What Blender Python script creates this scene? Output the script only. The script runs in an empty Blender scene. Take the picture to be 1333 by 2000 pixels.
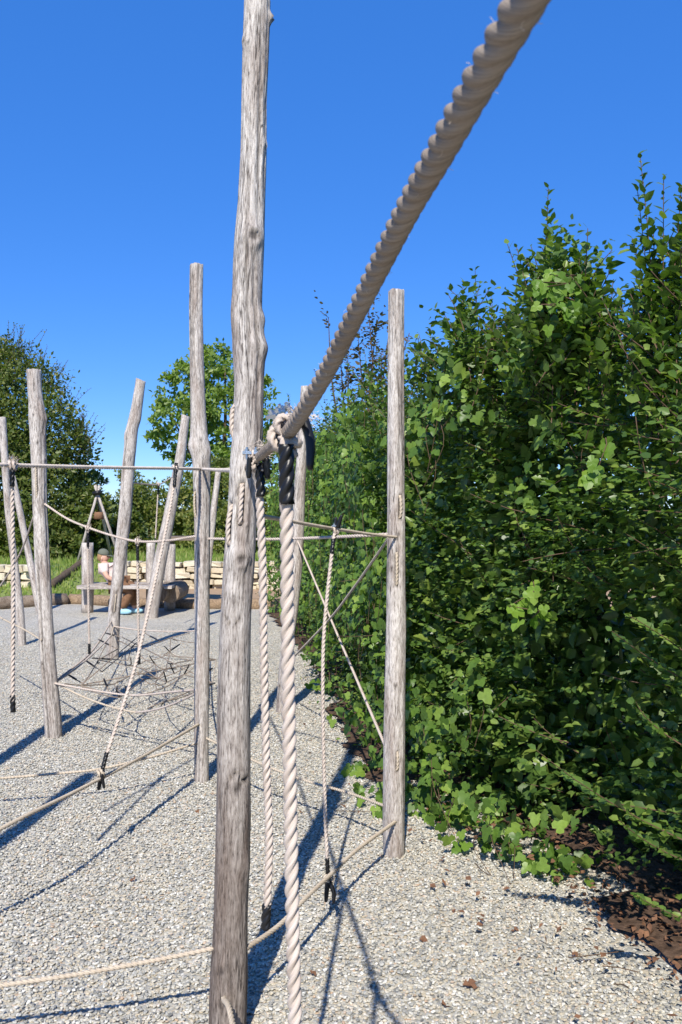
import bpy, bmesh, math, random
import numpy as np
from mathutils import Vector, Matrix, noise

random.seed(7); rng = np.random.default_rng(7)
S = bpy.context.scene
COL = S.collection
F = 1700.0; EYE = 1.65; HZ = 1010.0

# ------------------------------------------------------------------ camera
cam = bpy.data.cameras.new('camera'); camo = bpy.data.objects.new('camera', cam); COL.objects.link(camo)
camo.location = (0, 0, EYE); camo.rotation_euler = (math.radians(90), 0, 0)
cam.sensor_fit = 'VERTICAL'; cam.sensor_height = 36.0; cam.lens = 36.0 * F / 2000.0
cam.shift_y = (HZ - 1000.0) / 2000.0
cam.clip_start = 0.05; cam.clip_end = 2000
cam.dof.use_dof = True; cam.dof.focus_distance = 3.6; cam.dof.aperture_fstop = 20
S.camera = camo
# ------------------------------------------------------------------ sky and sun
SUN = Vector((0.105, 1.0, -0.95)).normalized()          # the way the light travels
w = bpy.data.worlds.new('World'); S.world = w; w.use_nodes = True
nt = w.node_tree; nt.nodes.clear()
sky = nt.nodes.new('ShaderNodeTexSky'); sky.sky_type = 'NISHITA'; sky.sun_disc = False
sky.sun_elevation = math.asin(-SUN.z); sky.sun_rotation = math.atan2(-SUN.x, -SUN.y)
sky.altitude = 300; sky.air_density = 0.8; sky.dust_density = 0.0; sky.ozone_density = 5.0
hsv = nt.nodes.new('ShaderNodeHueSaturation'); hsv.inputs['Hue'].default_value = 0.507; hsv.inputs['Saturation'].default_value = 1.21; hsv.inputs['Value'].default_value = 1.55
bg = nt.nodes.new('ShaderNodeBackground'); bg.inputs['Strength'].default_value = 0.105
wo = nt.nodes.new('ShaderNodeOutputWorld')
nt.links.new(sky.outputs[0], hsv.inputs['Color']); mxs = nt.nodes.new('ShaderNodeMix'); mxs.data_type = 'RGBA'; mxs.inputs[0].default_value = 0.52; mxs.inputs[7].default_value = (0.30, 1.72, 6.2, 1)
nt.links.new(hsv.outputs[0], mxs.inputs[6]); nt.links.new(mxs.outputs[2], bg.inputs['Color']); nt.links.new(bg.outputs[0], wo.inputs['Surface'])
sl = bpy.data.lights.new('sun', 'SUN'); sl.energy = 5.0; sl.angle = math.radians(0.53); sl.color = (1.0, 0.945, 0.85)
so = bpy.data.objects.new('sun', sl); COL.objects.link(so); so.rotation_euler = SUN.to_track_quat('-Z', 'Y').to_euler()
S.view_settings.view_transform = 'Standard'; S.view_settings.look = 'None'
S.view_settings.exposure = 0.42; S.view_settings.gamma = 1.0; S.view_settings.use_curve_mapping = False
S.render.engine = 'CYCLES'
S.cycles.max_bounces = 8; S.cycles.transparent_max_bounces = 8

# ------------------------------------------------------------------ helpers
def W(px, py, d):
    return Vector(((px - 666.5) / F * d, d, EYE - (py - HZ) / F * d))
def G(px, py):
    return W(px, py, EYE * F / (py - HZ))

ORG = {}
def thing(name, label, cat, loc=(0, 0, 0), group=None, kind=None):
    o = bpy.data.objects.new(name, None); COL.objects.link(o); o.location = loc; o.empty_display_size = 0.1
    o['label'] = label; o['category'] = cat
    if group: o['group'] = group
    if kind: o['kind'] = kind
    ORG[o.name] = Vector(loc)
    return o
def tag(o, label, cat, group=None):
    o['label'] = label; o['category'] = cat
    if group: o['group'] = group
    return o
def mesh_obj(name, v, f, mat, parent=None, smooth=True, kind=None, attrs=None, mats=None, fmat=None):
    v = np.asarray(v, dtype=np.float64)
    if parent is not None:
        v = v - np.array(ORG[parent.name])
    me = bpy.data.meshes.new(name); me.from_pydata(v.tolist(), [], f if isinstance(f, list) else f.tolist())
    if smooth: me.polygons.foreach_set('use_smooth', [True] * len(me.polygons))
    if mats:
        for m in mats: me.materials.append(m)
        me.polygons.foreach_set('material_index', fmat)
    else:
        me.materials.append(mat)
    for k, a in (attrs or {}).items():
        a = np.asarray(a, dtype=np.float32)
        if a.ndim == 1:
            at = me.attributes.new(k, 'FLOAT', 'POINT'); at.data.foreach_set('value', a)
        else:
            at = me.attributes.new(k, 'FLOAT_VECTOR', 'POINT'); at.data.foreach_set('vector', a.ravel())
    me.update()
    o = bpy.data.objects.new(name, me); COL.objects.link(o)
    if parent is not None:
        o.parent = parent; ORG[o.name] = ORG[parent.name]
    if kind: o['kind'] = kind
    return o
class MB:
    def __init__(s): s.v = []; s.f = []
    def add(s, v, f):
        b = len(s.v); s.v += [tuple(p) for p in v]; s.f += [[i + b for i in q] for q in f]; return s
    def box(s, c, sz, M=None, jit=0):
        c = Vector(c); pts = []
        for i in (-1, 1):
            for j in (-1, 1):
                for k in (-1, 1):
                    p = Vector((i * sz[0] / 2, j * sz[1] / 2, k * sz[2] / 2))
                    if jit: p += Vector([random.uniform(-jit, jit) for _ in range(3)])
                    if M is not None: p = M @ p
                    pts.append(p + c)
        return s.add(pts, [[0, 1, 3, 2], [4, 6, 7, 5], [0, 4, 5, 1], [2, 3, 7, 6], [0, 2, 6, 4], [1, 5, 7, 3]])
    def tube(s, pts, rad, n=8, cap=True):
        v, f = tube_geo(pts, rad, n, cap); return s.add(v, f)
    def build(s, name, mat, parent=None, smooth=True, kind=None):
        return mesh_obj(name, s.v, s.f, mat, parent, smooth, kind)
def frames(P):
    P = [Vector(p) for p in P]; T = []
    for i in range(len(P)):
        a = P[max(0, i - 1)]; b = P[min(len(P) - 1, i + 1)]
        t = (b - a); T.append(t.normalized() if t.length > 1e-9 else Vector((0, 0, 1)))
    u = T[0].orthogonal().normalized(); out = []
    for i, t in enumerate(T):
        u = (u - t * u.dot(t)); u = u.normalized() if u.length > 1e-6 else t.orthogonal().normalized()
        out.append((P[i], t, u, t.cross(u)))
    return out
def tube_geo(pts, rad, n=8, cap=True):
    fr = frames(pts); v = []; f = []
    for i, (p, t, a, b) in enumerate(fr):
        r = rad[i] if isinstance(rad, (list, tuple)) else rad
        for k in range(n):
            th = 2 * math.pi * k / n; v.append(p + (a * math.cos(th) + b * math.sin(th)) * r)
    for i in range(len(fr) - 1):
        for k in range(n):
            f.append([i * n + k, i * n + (k + 1) % n, (i + 1) * n + (k + 1) % n, (i + 1) * n + k])
    if cap:
        f.append(list(range(n))[::-1]); f.append([(len(fr) - 1) * n + k for k in range(n)])
    return v, f
def spline(P, m=12):
    P = [Vector(p) for p in P]; Q = [P[0] * 2 - P[1]] + P + [P[-1] * 2 - P[-2]]; out = []
    for i in range(1, len(Q) - 2):
        for j in range(m):
            t = j / m; a, b, c, d = Q[i - 1:i + 3]
            out.append(0.5 * ((2 * b) + (c - a) * t + (2 * a - 5 * b + 4 * c - d) * t * t + (3 * b - a - 3 * c + d) * t ** 3))
    out.append(P[-1]); return out
def resample(P, step):
    P = np.array([list(p) for p in P]); L = np.r_[0, np.cumsum(np.linalg.norm(np.diff(P, axis=0), axis=1))]
    n = max(2, int(L[-1] / step) + 1); s = np.linspace(0, L[-1], n)
    return [Vector((np.interp(x, L, P[:, 0]), np.interp(x, L, P[:, 1]), np.interp(x, L, P[:, 2]))) for x in s], s
def sag(A, B, h, n=14):
    A = Vector(A); B = Vector(B)
    return [A.lerp(B, i / n) - Vector((0, 0, 4 * h * (i / n) * (1 - i / n))) for i in range(n + 1)]

# ------------------------------------------------------------------ materials
def nodes(name):
    m = bpy.data.materials.new(name); m.use_nodes = True; t = m.node_tree
    return m, t, t.nodes['Principled BSDF'], t.nodes, t.links
def ramp(N, stops):
    r = N.new('ShaderNodeValToRGB'); e = r.color_ramp.elements
    while len(e) < len(stops): e.new(0.5)
    for i, (p, c) in enumerate(stops):
        e[i].position = p; e[i].color = (c[0], c[1], c[2], 1) if len(c) == 3 else c
    return r
def mathn(N, L, op, a, b=None, clamp=False):
    n = N.new('ShaderNodeMath'); n.operation = op; n.use_clamp = clamp
    for i, x in enumerate((a, b)):
        if x is None: continue
        if isinstance(x, (int, float)): n.inputs[i].default_value = x
        else: L.new(x, n.inputs[i])
    return n.outputs[0]
def mixc(N, L, fac, a, b, mode='MIX'):
    n = N.new('ShaderNodeMix'); n.data_type = 'RGBA'; n.blend_type = mode
    if isinstance(fac, (int, float)): n.inputs[0].default_value = fac
    else: L.new(fac, n.inputs[0])
    for i, x in ((6, a), (7, b)):
        if isinstance(x, tuple): n.inputs[i].default_value = (x[0], x[1], x[2], 1)
        else: L.new(x, n.inputs[i])
    return n.outputs[2]
def noisen(N, L, vec, scale, detail=4, rough=0.55, sx=None):
    if sx is not None:
        mp = N.new('ShaderNodeMapping'); mp.inputs['Scale'].default_value = sx; L.new(vec, mp.inputs[0]); vec = mp.outputs[0]
    n = N.new('ShaderNodeTexNoise'); n.inputs['Scale'].default_value = scale; n.inputs['Detail'].default_value = detail
    n.inputs['Roughness'].default_value = rough; L.new(vec, n.inputs['Vector']); return n.outputs['Fac']
def attrn(N, name, out='Vector'):
    a = N.new('ShaderNodeAttribute'); a.attribute_name = name; return a.outputs[out]

def wood_mat(name, dark, mid, light, dirt=(0.12, 0.10, 0.095), dirt_top=0.0, dirt_amt=0.0):
    m, t, B, N, L = nodes(name)
    gp = attrn(N, 'gp')
    a = noisen(N, L, gp, 1, 7, 0.7, (150, 150, 24))
    b = noisen(N, L, gp, 1, 5, 0.65, (330, 330, 40))
    c = noisen(N, L, gp, 1, 4, 0.6, (16, 16, 3.0))
    r1 = ramp(N, [(0.34, dark), (0.45, mid), (0.60, light), (0.78, tuple(min(1, x * 1.15) for x in light))]); L.new(a, r1.inputs[0])
    r2 = ramp(N, [(0.34, (0.38, 0.35, 0.32)), (0.46, (1, 1, 1))]); L.new(b, r2.inputs[0])
    col = mixc(N, L, 0.75, r1.outputs[0], r2.outputs[0], 'MULTIPLY')
    r3 = ramp(N, [(0.36, (0.70, 0.64, 0.61)), (0.5, (0.95, 0.93, 0.92)), (0.66, (1.12, 1.12, 1.12))]); L.new(c, r3.inputs[0])
    col = mixc(N, L, 1.0, col, r3.outputs[0], 'MULTIPLY')
    # weathering: soil-stained lower length
    sep = N.new('ShaderNodeSeparateXYZ'); L.new(gp, sep.inputs[0])
    if dirt_amt:
        h = mathn(N, L, 'ADD', sep.outputs[2], mathn(N, L, 'MULTIPLY', c, 1.2))
        mr = N.new('ShaderNodeMapRange'); mr.inputs['From Min'].default_value = dirt_top + 1.0; mr.inputs['From Max'].default_value = dirt_top - 0.3
        mr.inputs['To Min'].default_value = 0; mr.inputs['To Max'].default_value = dirt_amt; L.new(h, mr.inputs[0])
        col = mixc(N, L, mr.outputs[0], col, mixc(N, L, 1.0, col, (0.50, 0.465, 0.445), 'MULTIPLY'))
    ck = noisen(N, L, gp, 1, 3, 0.5, (55, 55, 2.2)); ca = mathn(N, L, 'ABSOLUTE', mathn(N, L, 'SUBTRACT', ck, 0.5))
    cm = N.new('ShaderNodeMapRange'); cm.inputs['From Min'].default_value = 0.004; cm.inputs['From Max'].default_value = 0.016; cm.inputs['To Min'].default_value = 0.8; cm.inputs['To Max'].default_value = 0; L.new(ca, cm.inputs[0])
    gate = ramp(N, [(0.45, (0, 0, 0)), (0.6, (1, 1, 1))]); L.new(noisen(N, L, gp, 1, 2, 0.5, (20, 20, 3)), gate.inputs[0])
    crk = mathn(N, L, 'MULTIPLY', cm.outputs[0], gate.outputs[0])
    col = mixc(N, L, crk, col, (0.05, 0.04, 0.035))
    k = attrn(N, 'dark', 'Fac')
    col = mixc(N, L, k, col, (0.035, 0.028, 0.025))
    L.new(col, B.inputs['Base Color']); B.inputs['Roughness'].default_value = 0.8; B.inputs['Specular IOR Level'].default_value = 0.25
    bm = N.new('ShaderNodeBump'); bm.inputs['Strength'].default_value = 0.8; bm.inputs['Distance'].default_value = 0.004
    L.new(mathn(N, L, 'SUBTRACT', mathn(N, L, 'ADD', a, mathn(N, L, 'MULTIPLY', b, 0.5)), crk), bm.inputs['Height']); L.new(bm.outputs[0], B.inputs['Normal'])
    return m
M = {}
M['wood_a'] = wood_mat('weathered_wood', (0.13, 0.11, 0.10), (0.385, 0.35, 0.315), (0.58, 0.54, 0.495), dirt_top=1.35, dirt_amt=1.0)
M['wood_b'] = wood_mat('silver_wood', (0.19, 0.165, 0.15), (0.42, 0.38, 0.34), (0.60, 0.56, 0.515), dirt_top=0.6, dirt_amt=0.35)
M['wood_c'] = wood_mat('brown_wood', (0.10, 0.075, 0.055), (0.2, 0.155, 0.115), (0.3, 0.24, 0.18))

def rope_mat(name, base, dark):
    m, t, B, N, L = nodes(name)
    uv = attrn(N, 'gp')          # x: round the strand, y: along the rope, z: place
    a = noisen(N, L, uv, 1, 3, 0.6, (9, 34, 0)); b = noisen(N, L, uv, 1, 3, 0.6, (1.0, 12, 0))
    r = ramp(N, [(0.3, dark), (0.55, base), (0.8, tuple(min(1, x * 1.12) for x in base))]); L.new(a, r.inputs[0])
    r2 = ramp(N, [(0.3, (0.80, 0.76, 0.72)), (0.6, (1, 1, 1))]); L.new(b, r2.inputs[0])
    rc = mixc(N, L, 1.0, r.outputs[0], r2.outputs[0], 'MULTIPLY')
    B.inputs['Roughness'].default_value = 0.9; B.inputs['Specular IOR Level'].default_value = 0.12
    w_ = N.new('ShaderNodeTexWave'); w_.inputs['Scale'].default_value = 5.0; w_.inputs['Distortion'].default_value = 2.0; w_.inputs['Detail'].default_value = 2
    mp = N.new('ShaderNodeMapping'); mp.inputs['Scale'].default_value = (0.75, 14, 0); L.new(uv, mp.inputs[0]); L.new(mp.outputs[0], w_.inputs['Vector'])
    rw = ramp(N, [(0.0, (0.90, 0.89, 0.88)), (0.5, (1, 1, 1))]); L.new(w_.outputs['Fac'], rw.inputs[0]); L.new(mixc(N, L, 1.0, rc, rw.outputs[0], 'MULTIPLY'), B.inputs['Base Color'])
    bm = N.new('ShaderNodeBump'); bm.inputs['Strength'].default_value = 0.3; bm.inputs['Distance'].default_value = 0.0006
    L.new(mathn(N, L, 'ADD', w_.outputs['Fac'], a), bm.inputs['Height']); L.new(bm.outputs[0], B.inputs['Normal'])
    return m
M['rope'] = rope_mat('rope', (0.60, 0.52, 0.455), (0.45, 0.38, 0.325))
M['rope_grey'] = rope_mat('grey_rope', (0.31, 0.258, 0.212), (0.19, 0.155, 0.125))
M['rope_pale'] = rope_mat('pale_rope', (0.74, 0.66, 0.58), (0.56, 0.48, 0.41))
M['rope_tan'] = rope_mat('tan_rope', (0.56, 0.485, 0.385), (0.42, 0.35, 0.265))
def plain(name, c, rough=0.6, metal=0.0, spec=0.5, bump=0, bscale=40, var=0.0):
    m, t, B, N, L = nodes(name)
    B.inputs['Base Color'].default_value = (*c, 1); B.inputs['Roughness'].default_value = rough; B.inputs['Metallic'].default_value = metal
    B.inputs['Specular IOR Level'].default_value = spec
    tc = N.new('ShaderNodeTexCoord')
    n = noisen(N, L, tc.outputs['Object'], bscale, 5, 0.6)
    if var:
        r = ramp(N, [(0.3, tuple(x * (1 - var) for x in c)), (0.7, tuple(min(1, x * (1 + var)) for x in c))]); L.new(n, r.inputs[0]); L.new(r.outputs[0], B.inputs['Base Color'])
    if bump:
        bm = N.new('ShaderNodeBump'); bm.inputs['Strength'].default_value = bump; bm.inputs['Distance'].default_value = 0.01; L.new(n, bm.inputs['Height']); L.new(bm.outputs[0], B.inputs['Normal'])
    return m
M['black'] = plain('black_sleeve', (0.012, 0.012, 0.013), 0.33, 0, 0.3, 0.05, 150)
M['steel'] = plain('galvanised_steel', (0.55, 0.57, 0.58), 0.32, 1.0, 0.5, 0.15, 120)
M['fray'] = plain('frayed_fibre', (0.52, 0.44, 0.36), 0.9, 0, 0.1)
M['soil'] = plain('soil', (0.09, 0.058, 0.04), 0.95, 0, 0.1, 1.0, 35, 0.5)
M['sand'] = plain('sand', (0.36, 0.25, 0.155), 0.95, 0, 0.1, 0.6, 12, 0.2)
M['coir'] = plain('coir_net', (0.24, 0.17, 0.11), 0.95, 0, 0.1, 1.0, 30, 0.45)
M['litter'] = plain('dry_leaf', (0.17, 0.088, 0.05), 0.8, 0, 0.2, 0, 20, 0.4)
M['bark'] = plain('bark', (0.10, 0.075, 0.055), 0.9, 0, 0.1, 0.8, 25, 0.4)
M['twig'] = plain('twig', (0.11, 0.07, 0.045), 0.8, 0, 0.2)
M['skin'] = plain('skin', (0.55, 0.33, 0.24), 0.6)
M['shirt'] = plain('pale_shirt', (0.72, 0.58, 0.53), 0.9, 0, 0.1, 0.4, 25, 0.12)
M['trousers'] = plain('brown_trousers', (0.19, 0.105, 0.06), 0.9, 0, 0.1, 0.4, 20, 0.2)
M['cap'] = plain('grey_green_cap', (0.13, 0.14, 0.11), 0.9, 0, 0.1)
M['hair'] = plain('fair_hair', (0.30, 0.17, 0.08), 0.7)
M['shoe'] = plain('light_blue_shoe', (0.30, 0.55, 0.70), 0.6)
M['lens'] = plain('dark_glasses', (0.01, 0.01, 0.01), 0.2)
M['white'] = plain('white_plaster', (0.78, 0.77, 0.74), 0.8)
M['tile'] = plain('roof_tile', (0.42, 0.42, 0.43), 0.6)

def leaf_mat(name, c0, c1, c2, trans=0.35, rough=0.42, tint=(1.5, 1.7, 0.5)):
    m, t, B, N, L = nodes(name)
    k = attrn(N, 'rnd', 'Fac')
    r = ramp(N, [(0.0, c0), (0.55, c1), (1.0, c2)]); L.new(k, r.inputs[0])
    tc = N.new('ShaderNodeTexCoord'); n = noisen(N, L, tc.outputs['Object'], 60, 3)
    r2 = ramp(N, [(0.3, (0.85, 0.85, 0.85)), (0.7, (1.12, 1.12, 1.12))]); L.new(n, r2.inputs[0])
    col = mixc(N, L, 1.0, r.outputs[0], r2.outputs[0], 'MULTIPLY')
    L.new(col, B.inputs['Base Color']); B.inputs['Roughness'].default_value = rough; B.inputs['Specular IOR Level'].default_value = 0.35
    tr = N.new('ShaderNodeBsdfTranslucent'); L.new(mixc(N, L, 1.0, col, tint, 'MULTIPLY'), tr.inputs['Color'])
    mx = N.new('ShaderNodeMixShader'); mx.inputs[0].default_value = trans
    L.new(B.outputs[0], mx.inputs[1]); L.new(tr.outputs[0], mx.inputs[2]); L.new(mx.outputs[0], N['Material Output'].inputs['Surface'])
    return m
M['hedge'] = leaf_mat('hornbeam_leaf', (0.046, 0.090, 0.020), (0.098, 0.172, 0.033), (0.20, 0.27, 0.055), 0.30, 0.36)
M['vine'] = leaf_mat('vine_leaf', (0.062, 0.122, 0.020), (0.115, 0.205, 0.032), (0.21, 0.31, 0.052), 0.34)
M['lime'] = leaf_mat('young_vine_leaf', (0.09, 0.18, 0.028), (0.18, 0.30, 0.042), (0.27, 0.38, 0.06), 0.42)
M['darktree'] = leaf_mat('dark_tree_leaf', (0.065, 0.10, 0.022), (0.115, 0.155, 0.034), (0.18, 0.19, 0.05), 0.35)
M['ash'] = leaf_mat('ash_leaf', (0.13, 0.20, 0.04), (0.19, 0.27, 0.06), (0.25, 0.32, 0.085), 0.4)
M['shrub'] = leaf_mat('shrub_leaf', (0.11, 0.15, 0.034), (0.18, 0.215, 0.055), (0.27, 0.26, 0.08), 0.36)
M['brownleaf'] = leaf_mat('browning_leaf', (0.06, 0.06, 0.025), (0.10, 0.085, 0.035), (0.15, 0.10, 0.05), 0.25)
M['grass'] = leaf_mat('grass_blade', (0.20, 0.30, 0.06), (0.28, 0.36, 0.09), (0.42, 0.40, 0.16), 0.5, 0.6)

# limestone
m, t, B, N, L = nodes('limestone')
tc = N.new('ShaderNodeTexCoord'); oi = N.new('ShaderNodeObjectInfo')
r = ramp(N, [(0, (0.50, 0.42, 0.29)), (0.5, (0.60, 0.53, 0.39)), (1, (0.68, 0.62, 0.49))]); L.new(oi.outputs['Random'], r.inputs[0])
n = noisen(N, L, tc.outputs['Object'], 6, 6, 0.65); r2 = ramp(N, [(0.3, (0.78, 0.75, 0.70)), (0.65, (1.05, 1.05, 1.05))]); L.new(n, r2.inputs[0])
L.new(mixc(N, L, 1.0, r.outputs[0], r2.outputs[0], 'MULTIPLY'), B.inputs['Base Color']); B.inputs['Roughness'].default_value = 0.9
bm = N.new('ShaderNodeBump'); bm.inputs['Distance'].default_value = 0.02; bm.inputs['Strength'].default_value = 0.7; L.new(n, bm.inputs['Height']); L.new(bm.outputs[0], B.inputs['Normal'])
M['stone'] = m

STONES = [(0.0, (0.165, 0.165, 0.152)), (0.12, (0.29, 0.285, 0.26)), (0.3, (0.40, 0.39, 0.345)), (0.55, (0.475, 0.445, 0.37)), (0.72, (0.475, 0.41, 0.30)), (0.84, (0.55, 0.53, 0.46)), (0.93, (0.70, 0.68, 0.615)), (1.0, (0.44, 0.31, 0.20))]
# pebble (instances)
m, t, B, N, L = nodes('pebble')
oi = N.new('ShaderNodeObjectInfo'); r = ramp(N, STONES); L.new(oi.outputs['Random'], r.inputs[0])
tc = N.new('ShaderNodeTexCoord'); n = noisen(N, L, tc.outputs['Generated'], 2.5, 4, 0.6); r2 = ramp(N, [(0.3, (0.82, 0.82, 0.82)), (0.7, (1.1, 1.1, 1.1))]); L.new(n, r2.inputs[0])
L.new(mixc(N, L, 1.0, r.outputs[0], r2.outputs[0], 'MULTIPLY'), B.inputs['Base Color']); B.inputs['Roughness'].default_value = 0.6
M['pebble'] = m
# gravel sheet
m, t, B, N, L = nodes('gravel')
tc = N.new('ShaderNodeTexCoord'); pos = tc.outputs['Object']
def vor(scale, feat='F1'):
    v_ = N.new('ShaderNodeTexVoronoi'); v_.inputs['Scale'].default_value = scale; v_.feature = feat; L.new(pos, v_.inputs['Vector']); return v_
v1 = vor(75); v2 = vor(75, 'DISTANCE_TO_EDGE')
sp = N.new('ShaderNodeSeparateColor'); L.new(v1.outputs['Color'], sp.inputs[0])
r = ramp(N, STONES); L.new(sp.outputs[0], r.inputs[0])
big = noisen(N, L, pos, 1.1, 4, 0.6); rb = ramp(N, [(0.3, (0.9, 0.89, 0.87)), (0.7, (1.06, 1.06, 1.06))]); L.new(big, rb.inputs[0])
edge = ramp(N, [(0.0, (0.75, 0.73, 0.70)), (0.10, (1, 1, 1))]); L.new(v2.outputs['Distance'], edge.inputs[0])
col = mixc(N, L, 1.0, mixc(N, L, 1.0, r.outputs[0], rb.outputs[0], 'MULTIPLY'), edge.outputs[0], 'MULTIPLY')
L.new(col, B.inputs['Base Color']); B.inputs['Roughness'].default_value = 0.75
bm = N.new('ShaderNodeBump'); bm.inputs['Strength'].default_value = 0.4; bm.inputs['Distance'].default_value = 0.006
hh = mathn(N, L, 'ADD', mathn(N, L, 'MULTIPLY', mathn(N, L, 'MINIMUM', v2.outputs['Distance'], 0.25), 2.2), mathn(N, L, 'MULTIPLY', sp.outputs[1], 0.6))
L.new(hh, bm.inputs['Height']); L.new(bm.outputs[0], B.inputs['Normal'])
M['gravel'] = m
# turf
m, t, B, N, L = nodes('turf')
tc = N.new('ShaderNodeTexCoord'); pos = tc.outputs['Object']
a = noisen(N, L, pos, 0.7, 5, 0.6); b = noisen(N, L, pos, 9, 5, 0.7)
ra = ramp(N, [(0.35, (0.11, 0.17, 0.04)), (0.55, (0.19, 0.235, 0.065)), (0.72, (0.29, 0.26, 0.11))]); L.new(a, ra.inputs[0])
rb = ramp(N, [(0.3, (0.6, 0.62, 0.6)), (0.7, (1.3, 1.25, 1.2))]); L.new(b, rb.inputs[0])
L.new(mixc(N, L, 1.0, ra.outputs[0], rb.outputs[0], 'MULTIPLY'), B.inputs['Base Color']); B.inputs['Roughness'].default_value = 0.9
bm = N.new('ShaderNodeBump'); bm.inputs['Distance'].default_value = 0.05; L.new(b, bm.inputs['Height']); L.new(bm.outputs[0], B.inputs['Normal'])
M['turf'] = m

# ================================================================== SETTING
def smooth(a, b, x):
    t_ = np.clip((x - a) / (b - a), 0, 1); return t_ * t_ * (3 - 2 * t_)
def edge_y(x):                       # far edge of the gravel pit
    return 15.75 + 0.9 * np.exp(-((x + 5.2) / 1.2) ** 2) - 0.06 * (x + 3) ** 2 * (x < -5.5) * 0.5
def terrain(x, y):
    e = edge_y(x) + 0.1
    flat = 0.05 + 0.03 * np.sin(x * 1.3 + y)
    bank = smooth(0, 4.0, y - e) * 0.62 + 0.05
    up = 0.62 + 0.14 * smooth(20, 34, y)
    leftw = 1 - smooth(-5.6, -4.8, x)
    wall_side = np.where(y < 19.75, flat, up)
    farl = 1 - smooth(-7.0, -6.5, x); bank = (1 - farl) * np.minimum(bank, up) + farl * np.where(y < 17.75, .06 + .05 * smooth(0, 2, y - e), up)
    h = leftw * np.minimum(bank, up) + (1 - leftw) * wall_side
    return h + 0.02 * np.sin(x * 2.1) * np.sin(y * 1.7)
def grid_obj(name, xs, ys, zf, mat):
    X, Y = np.meshgrid(xs, ys); Z = zf(X, Y)
    v = np.stack([X, Y, Z], -1).reshape(-1, 3); n = len(xs)
    i = np.arange(len(ys) - 1)[:, None] * n + np.arange(n - 1)[None]
    f = np.stack([i, i + 1, i + n + 1, i + n], -1).reshape(-1, 4)
    return mesh_obj(name, v, f, mat, None, True, 'structure')
grid_obj('ground', np.array([-700, -60, 60, 700.]), np.array([-700, -60, 15, 700.]), lambda X, Y: X * 0 - 0.06, M['turf'])
HB = [(1.62, -1.5), (1.52, 0.8), (1.40, 2.2), (1.22, 3.05), (0.95, 4.05), (0.50, 4.85), (0.12, 6.8), (-0.12, 8.8), (-0.60, 12.0), (-1.25, 15.3)]
def g0(x, y): return 0.012 * np.sin(x * 2.3 + 0.6 * y) * np.sin(y * 1.9 + 1.1 * x) + 0.006 * np.sin(x * 4.1 - y * 1.3)
# the gravel: one sheet whose far edge follows the edging
xs = np.linspace(0, 1, 150); rows = np.r_[-12, -4, 0, np.linspace(1, 1.0 + 0, 1), np.linspace(0.1, 1, 24)]
gv = []; rr = [-12, -4, 0] + list(np.linspace(2, 1, 1))
tt = np.linspace(0, 1, 150)
for s_ in tt:
    for q in xs:
        yq = -12 + 28 * s_; xr = float(np.interp(yq, [b for a, b in HB], [a for a, b in HB])) + .5; x = -14 + (xr + 14) * q
        y = -12 + (edge_y(x) + 12) * s_; gv.append((x, y, float(g0(x, y)) - 0.006))
n = len(xs); gf = [[j * n + i, j * n + i + 1, (j + 1) * n + i + 1, (j + 1) * n + i] for j in range(len(tt) - 1) for i in range(n - 1)]
mesh_obj('gravel_bed', gv, gf, M['gravel'], None, True, 'structure')
# grassy bank beyond
xs = np.linspace(-26, 12, 130); vv = []; ds = np.r_[np.linspace(0, 3.6, 22), np.linspace(3.75, 4.3, 8), np.linspace(4.6, 20, 26), 35, 60, 90]
fm = []
for dd in ds:
    for x in xs:
        y = float(edge_y(np.float64(x))) + dd; vv.append((x, y, float(terrain(np.float64(x), np.float64(y)))))
n = len(xs); ff = []
for j in range(len(ds) - 1):
    for i in range(n - 1):
        ff.append([j * n + i, j * n + i + 1, (j + 1) * n + i + 1, (j + 1) * n + i])
        fm.append(1 if (ds[j] < 3.9 and xs[i] > -5.0) else 0)
mesh_obj('grassy_bank', [p for p in vv], ff, None, None, True, 'structure', None, [M['turf'], M['sand']], fm)

# hedge foot line and the soil under it
HP = spline([Vector((a, b, 0)) for a, b in HB], 14)
HPts, HS = resample(HP, 0.05); HT = np.array([list(p)[:2] for p in HPts])
sv = []; nH = len(HPts)
for i, p in enumerate(HPts):
    j = 0.16 * noise.noise(p * 2.1) + 0.07 * noise.noise(p * 9)
    tg = (HPts[min(i + 1, nH - 1)] - HPts[max(i - 1, 0)]).normalized(); nrm = Vector((-tg.y, tg.x, 0))   # points to the gravel
    if nrm.x > 0: nrm = -nrm
    front = (0.10 if p.y > 5.4 else -.30 if p.y > 3.75 else 0.0)
    sv.append((*(p + nrm * (front + j)).xy, 0.016)); sv.append((*(p - nrm * 0.25).xy, 0.035)); sv.append((*(p - nrm * 2.2).xy, 0.03))
sf = []
for i in range(nH - 1):
    sf += [[3 * i, 3 * i + 1, 3 * i + 4, 3 * i + 3], [3 * i + 1, 3 * i + 2, 3 * i + 5, 3 * i + 4]]
mesh_obj('soil_strip', sv, sf, M['soil'], None, True, 'structure')

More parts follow.
